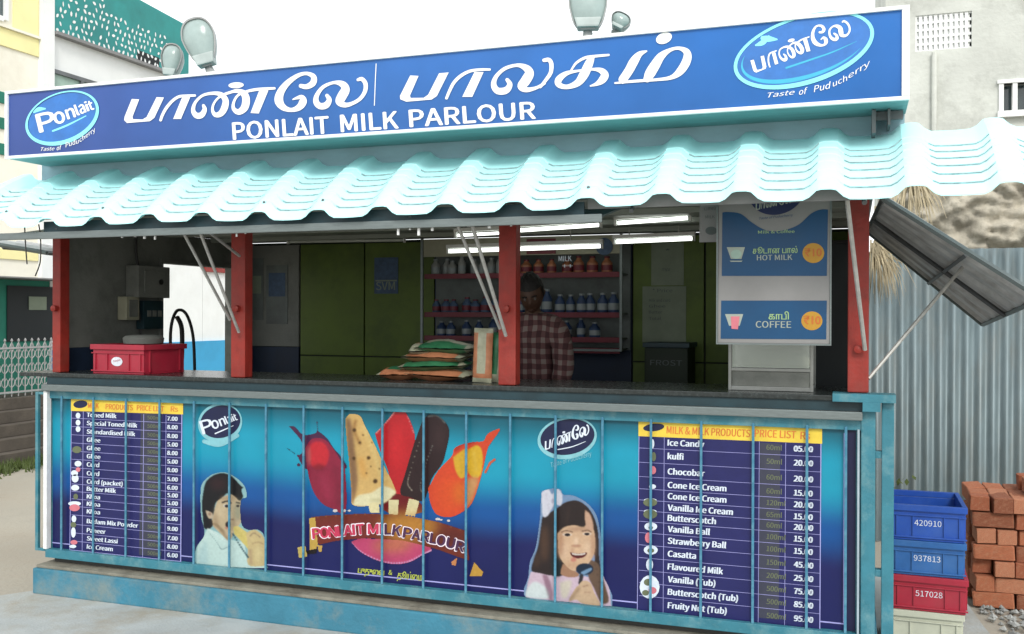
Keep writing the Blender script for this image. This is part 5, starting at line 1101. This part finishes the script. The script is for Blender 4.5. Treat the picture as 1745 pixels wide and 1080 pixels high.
# rough old wall behind the fence
def rough(x0, x1, z0, z1, Y, th, amp, name, m, seed, nx=260, nz=130):
    V = []; F = []; from mathutils import noise as NZ
    for j in range(nz+1):
        for i in range(nx+1):
            x = x0+(x1-x0)*i/nx; z = z0+(z1-z0)*j/nz; d = NZ.fractal(Vector((x*2.2, z*3.4, seed)), 1.0, 2.0, 5)*amp+amp*.8*abs(NZ.noise(Vector((x*6, z*9, seed+4))))+amp*.18*NZ.fractal(Vector((x*14, z*22, seed+2)), .8, 2, 3)
            top = (j == nz)*NZ.noise(Vector((x*4, seed, 1)))*.08; V.append((x, Y-d-.05, z+top))
    n = len(V); V += [(v[0], Y+th, v[2]) for v in V]; w_ = nx+1
    for j in range(nz):
        for i in range(nx): a_ = j*w_+i; F += [(a_, a_+1, a_+w_+1, a_+w_), (n+a_+w_, n+a_+w_+1, n+a_+1, n+a_)]
    for i in range(nx): a_ = nz*w_+i; F.append((a_, a_+1, n+a_+1, n+a_))
    for j in range(nz): a_ = j*w_; F.append((a_+w_, a_, n+a_, n+a_+w_))
    me = bpy.data.meshes.new(name); me.from_pydata(V, [], F); me.update(); me.materials.append(MATS[m]); o = bpy.data.objects.new(name, me); COL.objects.link(o)
    for p in me.polygons: p.use_smooth = True
    return o
o = rough(4.55, 9, 0, 2.62, 3.75, .25, .16, 'old_stone_wall', 'rock', 3); tag(o, 'rough crumbling old stone wall above the corrugated fence', 'wall')
# weathered building
WB = thing('weathered_building', 'weathered white building with a ventilation grille behind the fence', 'building', (6.5, 5, 0))
jA, jB = atY(1560, 27, 4.6), atY(1656, 80, 4.6); wA, wB = atY(1706, 143, 4.6), atY(1790, 186, 4.6)
def wall_with_holes(x0, x1, z0, z1, y0, y1, holes, m, par, name='wall'):
    xs_ = sorted({x0, x1, *[h_[0] for h_ in holes], *[h_[1] for h_ in holes]}); zs_ = sorted({z0, z1, *[h_[2] for h_ in holes], *[h_[3] for h_ in holes]}); mb = MB()
    for i in range(len(xs_)-1):
        for j in range(len(zs_)-1):
            cx, cz = (xs_[i]+xs_[i+1])/2, (zs_[j]+zs_[j+1])/2
            if any(h_[0] < cx < h_[1] and h_[2] < cz < h_[3] for h_ in holes): continue
            mb.box(xs_[i], xs_[i+1], y0, y1, zs_[j], zs_[j+1])
    me = mb.mesh(name); bm = bmesh.new(); bm.from_mesh(me); bmesh.ops.remove_doubles(bm, verts=bm.verts, dist=1e-5)
    seen = {}
    for f_ in bm.faces: seen.setdefault(tuple(round(c_, 4) for c_ in f_.calc_center_median()), []).append(f_)
    bmesh.ops.delete(bm, geom=[f_ for l in seen.values() if len(l) > 1 for f_ in l], context='FACES'); bmesh.ops.recalc_face_normals(bm, faces=bm.faces); bm.to_mesh(me); bm.free()
    me.materials.append(MATS[m]); return link(bpy.data.objects.new(name, me), par)
wall_with_holes(4.62, 12, 0, 8, 4.6, 4.85, [(jA.x, jB.x, jB.z, jA.z), (wA.x, wB.x, wB.z, wA.z)], 'weathered', WB)
B(4.62, 4.86, 4.855, 9, 0, 8).build('wall', 'weathered', WB); B(4.87, 12, 5.2, 5.3, 0, 7.9).build('inner_wall', 'dark_open', WB)
nx_, nz_ = 11, 5; gx = (jB.x-jA.x)/nx_; gz = (jA.z-jB.z)/nz_
gr = MB()
for i in range(nx_): gr.box(jA.x+i*gx-.012+gx/2*0, jA.x+i*gx+.012, 4.61, 4.70, jB.z, jA.z)
for j in range(nz_+1): gr.box(jA.x, jB.x, 4.615, 4.69, jB.z+j*gz-.011, jB.z+j*gz+.011)
for i in range(nx_):
    for j in range(nz_): gr.box(jA.x+(i+.5)*gx-.006, jA.x+(i+.5)*gx+.006, 4.63, 4.67, jB.z+j*gz, jB.z+(j+1)*gz)
gr.build('ventilation_grille', 'lime_wall', WB)
w_ = thing; f = MB(); 
for x in (wA.x, wA.x+(wB.x-wA.x)*.28, wA.x+(wB.x-wA.x)*.62, wB.x): f.box(x-.018, x+.018, 4.58, 4.66, wB.z, wA.z)
f.box(wA.x-.03, wB.x+.03, 4.54, 4.66, wB.z-.05, wB.z); f.box(wA.x-.03, wB.x+.03, 4.57, 4.66, wA.z, wA.z+.03); wf = f.build('window_frame', 'lime_wall', WB); B(wA.x, wB.x, 4.70, 4.71, wB.z, wA.z).build('pane', 'window_glass', wf)
pa = atY(1592, 90, 4.59); MB().tube([(pa.x, 4.57, pa.z), (pa.x, 4.57, 2.4)], .022, 8).build('drain_pipe', 'weathered', WB, 0, True)
for i, (px, py) in enumerate(((1600, 100), (1640, 135))):
    p = atY(px, py, 4.6); o = MB().box(p.x, p.x+.45, 4.592, 4.599, p.z-.35, p.z); 
# dry palm leaves
def frond(px, py, Y, n, L_, spread, seed, lab, bias=0):
    c = atY(px, py, Y); q = random.Random(seed); mb = MB(); t = thing('dry_palm_leaf', lab, 'palm leaf', tuple(c), 'dry palm leaves behind the kiosk')
    for i in range(n):
        a_ = q.gauss(bias, spread); l = L_*q.uniform(.6, 1.1); p0 = c+Vector((q.uniform(-.03, .03), q.uniform(-.03, .03), q.uniform(-.02, .03))); pts = []
        for k in range(5):
            s_ = k/4; pts.append(p0+Vector((math.sin(a_)*l*s_*(1-.25*s_), q.uniform(-.01, .01)-.05*s_, -l*(s_*.5+s_*s_*.5)*math.cos(a_)+.02*math.sin(6*s_+i))))
        w0 = q.uniform(.004, .009)
        for k in range(4): 
            wa, wb = w0*(1-k/4.5), w0*(1-(k+1)/4.5); e = Vector((1, .3*q.uniform(-1, 1), 0)).normalized()
            mb.poly([pts[k]-e*wa, pts[k]+e*wa, pts[k+1]+e*wb, pts[k+1]-e*wb])
    mb.build('leaf_blades', 'dry_leaf', t); MB().tube([tuple(c+Vector((0, .02, .25))), tuple(c)], .01, 6).build('leaf_stalk', 'dry_leaf', t)
frond(1552, 300, 1.9, 80, .32, .35, 1, 'dry palm leaf hanging below the right end of the awning', .3)
frond(1492, 420, 2.0, 60, .36, .28, 2, 'dry palm leaf hanging beside the right post', .25)
frond(1500, 430, 2.3, 30, .30, .6, 3, 'dry palm leaf spreading behind the side hatch', .8)

# ------------------------------------------------------------------ houses on the left (their street side lies on X = -5)
def X5(px, py, X=-5.0): return at(px, py, 0, X)
def fbox(y0, y1, z0, z1, x0=-5.0, x1=-4.98): return B(x0, x1, y0, y1, z0, z1)
CH = thing('yellow_house', 'cream and yellow house with a tall window at the far left', 'house', (-6, 3, 0))
B(-9, -5.0, -1, 4.83, 2.02, 9).build('wall', 'cream_wall', CH)
fbox(-1, 4.825, 4.72, 4.93).build('yellow_band', 'yellow_wall', CH, .004) ; fbox(-1, 4.825, 4.931, 4.96, -5, -4.95).build('band_moulding', 'cream_wall', CH)
fbox(4.45, 4.82, 4.962, 9).build('yellow_band', 'yellow_wall', CH)
fbox(-1, 4.82, 2.24, 2.36).build('yellow_band', 'yellow_wall', CH)
p0, p1 = X5(0, 45), X5(42, 8)
wd = MB(); wd.box(-4.99, -4.96, 4.30, 4.36, 5.02, 6.6); wd.box(-4.99, -4.96, 3.3, 3.36, 5.02, 6.6); wd.box(-4.99, -4.97, 3.36, 4.30, 5.0, 5.06); wf = wd.build('window', 'lime_wall', CH); fbox(3.36, 4.30, 5.061, 6.6, -4.999, -4.985).build('pane', 'window_glass', wf); fbox(4.18, 4.24, 5.061, 6.6, -4.984, -4.97).build('mullion', 'lamp_shell', wf)
fbox(4.83, 5.02, 2.02, 9, -5.3, -4.93).build('corner_pillar', 'lime_wall', CH)
for z in (4.05, 3.75, 3.45): fbox(3.0, 4.4, z, z+.13).build('louvre', 'green_wall', CH)
WH = thing('white_house', 'white house with a teal parapet dotted with pale leaves behind the sign', 'house', (-6, 6.5, 0))
B(-9, -5.0, 5.03, 8.0, 0, 5.05).build('wall', 'lime_wall', WH)
B(-5.25, -4.9, 5.03, 7.62, 5.05, 5.09).build('parapet_ledge', 'grey_trim', WH)
pr = MB().hexa([(-5.2,5.04,5.091),(-4.95,5.04,5.091),(-4.95,7.6,5.091),(-5.2,7.6,5.091)], [(-5.2,5.04,6.05),(-4.95,5.04,6.05),(-4.95,7.6,5.87),(-5.2,7.6,5.87)]).build('teal_parapet', 'teal_wall', WH)
q = random.Random(9); lf = MB(); k = 0
for i in range(26):
    for j in range(9):
        y = 5.08+i*.088+(j % 2)*.044; z = 5.13+j*.085
        lim = 5.98-(y-5.05)*.08-(.36*max(0, 1-abs(y-5.6)/.45) if y > 5.5 else 0)-.26*(y > 6.0)
        if z > lim or y > 7.3: continue
        if q.random() < .13: continue
        w0 = .026*q.uniform(.7, 1.15); e = q.uniform(-.012, .012); y += q.uniform(-.01, .01); z += q.uniform(-.01, .01); y += e; an = q.uniform(0, 6.28); lf.poly([(-4.946, y+w0*math.cos(an+t_)*(1.15 if t_ in (0, 3.14) else .75), z+.034*math.sin(an+t_)*(1.1 if t_ in (0, 3.14) else .7)) for t_ in (0, .8, 2.2, 3.14, 4.0, 5.4)])
tag(lf.build('leaf_pattern', 'lime_wall', WH), kind='stuff')
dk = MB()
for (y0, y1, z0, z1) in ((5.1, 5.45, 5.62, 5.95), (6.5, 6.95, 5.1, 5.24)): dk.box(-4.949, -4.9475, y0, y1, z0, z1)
dk.build('pattern_patch', 'dark_open', WH)  # two dark patches on the parapet face
wd = MB(); a_, b2 = X5(70, 112), X5(160, 150); z0_, z1_ = a_.z-.42, a_.z; wd.box(-4.99, -4.95, a_.y, a_.y+.05, z0_, z1_); wd.box(-4.99, -4.95, a_.y+.05, a_.y+1.3, z1_-.05, z1_); wd.box(-4.99, -4.95, a_.y+.05, a_.y+1.3, z0_, z0_+.05); wd.box(-4.99, -4.95, a_.y+.6, a_.y+.64, z0_+.05, z1_-.05)
wf = wd.build('window', 'galv_dark', WH); fbox(a_.y+.05, a_.y+1.3, z0_+.05, z1_-.05, -4.995, -4.98).build('pane', 'cup_green', wf)
fbox(5.03, 9.9, .4, 1.19, -5, -4.96).build('blue_dado', 'blue_wall', WH)
B(-5.3, -5.0, 8.01, 12, 0, 2.25).build('garden_wall', 'lime_wall', WH)
fbox(8.01, 11.9, 2.251, 2.32, -5.2, -4.95).build('red_coping', 'red_paint', WH)
wd = MB(); wd.box(-4.98, -4.96, 5.10, 5.14, 2.2, 2.62); wd.box(-4.98, -4.96, 5.141, 5.60, 2.2, 2.24); wd.build('small_window', 'teal_wall', WH)
GS = thing('green_shop', 'dark green shop front with a recessed opening below the yellow house', 'shop', (-5, 3.5, 0))
B(-9, -5.01, -1, 5.025, .0, 2.0).build('wall', 'green_wall', GS); B(-5.5, -4.55, -1, 5.3, 2.003, 2.018).build('shop_canopy', 'grey_trim', GS)
o_ = X5(12, 488); p_ = X5(85, 590); B(-5.005, -4.995, o_.y, p_.y+.1, 1.27, 1.93).build('opening', 'dark_open', GS); 
a_ = X5(50, 505, -4.98); b2 = X5(80, 528, -4.98); B(-4.99, -4.985, a_.y, b2.y, b2.z, a_.z).build('small_poster', 'paper', GS)
PO = thing('stepped_porch', 'brown stone steps in front of the green shop', 'steps', (-4.4, 4, 0))
for i in range(5): B(-5.0, -3.95-.14*i, -1+.0, 5.6, .006+i*.13, .006+(i+1)*.13-.002).build('step', 'stone_step', PO, .008)
IR = thing('iron_fence', 'ornate white wrought iron fence on the porch of the green shop', 'fence', (-4.6, 4, .66))
mb = MB(); y = 1.6; i = 0
proto_me = None
def iron_panel():
    m_ = MB(); m_.tube([(0, 0, 0), (0, 0, .62)], .007, 5)
    for s_ in (-1, 1):
        for z_ in (.1, .26, .42): m_.tube([(0, s_*.0, z_), (0, s_*.035, z_+.03), (0, s_*.045, z_+.075), (0, s_*.02, z_+.11), (0, s_*.005, z_+.08)], .006, 4)
        m_.tube([(0, 0, .5), (0, s_*.03, .55), (0, s_*.01, .6)], .007, 4)
    m_.lathe((0, 0, .62), [(.008, 0), (.016, .015), (.003, .04)], 6)
    me = m_.mesh('iron_scroll'); me.materials.append(MATS['white_iron']); return me
ip = iron_panel()
while y < 5.5:
    o = link(bpy.data.objects.new('iron_scroll', ip), IR); o.location = (-4.6, y, .66); o.matrix_parent_inverse = pinv(IR); y += .095
for z in (.70, 1.2): B(-4.61, -4.59, 1.5, 5.5, z, z+.02).build('iron_rail', 'white_iron', IR)
for k, y in enumerate((4.95, 5.08, 5.2)):
    o = MB().lathe((-4.6, y, 1.33), [(.012, 0), (.03, .03), (.028, .07), (.008, .10)], 10); tag(o.build('lamp_bud', 'yellow_wall', None, 0, True), ['farthest left', 'middle', 'nearest to the left post'][k]+' yellow green finial on the iron fence', 'finial', 'yellow green finials on the iron fence')
# grass strip by the steps
g = MB(); rg = random.Random(8)
for i in range(2600):
    y = rg.uniform(1.0, 6.2); x = -3.8+rg.gauss(0, .12); h_ = rg.uniform(.03, .12); a_ = rg.uniform(0, 6.28); dx, dy = math.cos(a_)*.012, math.sin(a_)*.012
    g.poly([(x-dx, y-dy, -.01), (x+dx, y+dy, -.01), (x+rg.gauss(0, .03), y+rg.gauss(0, .03), h_)])
tag(g.build('grass', 'leaf'), 'strip of low grass along the foot of the porch steps', 'grass', kind='stuff')
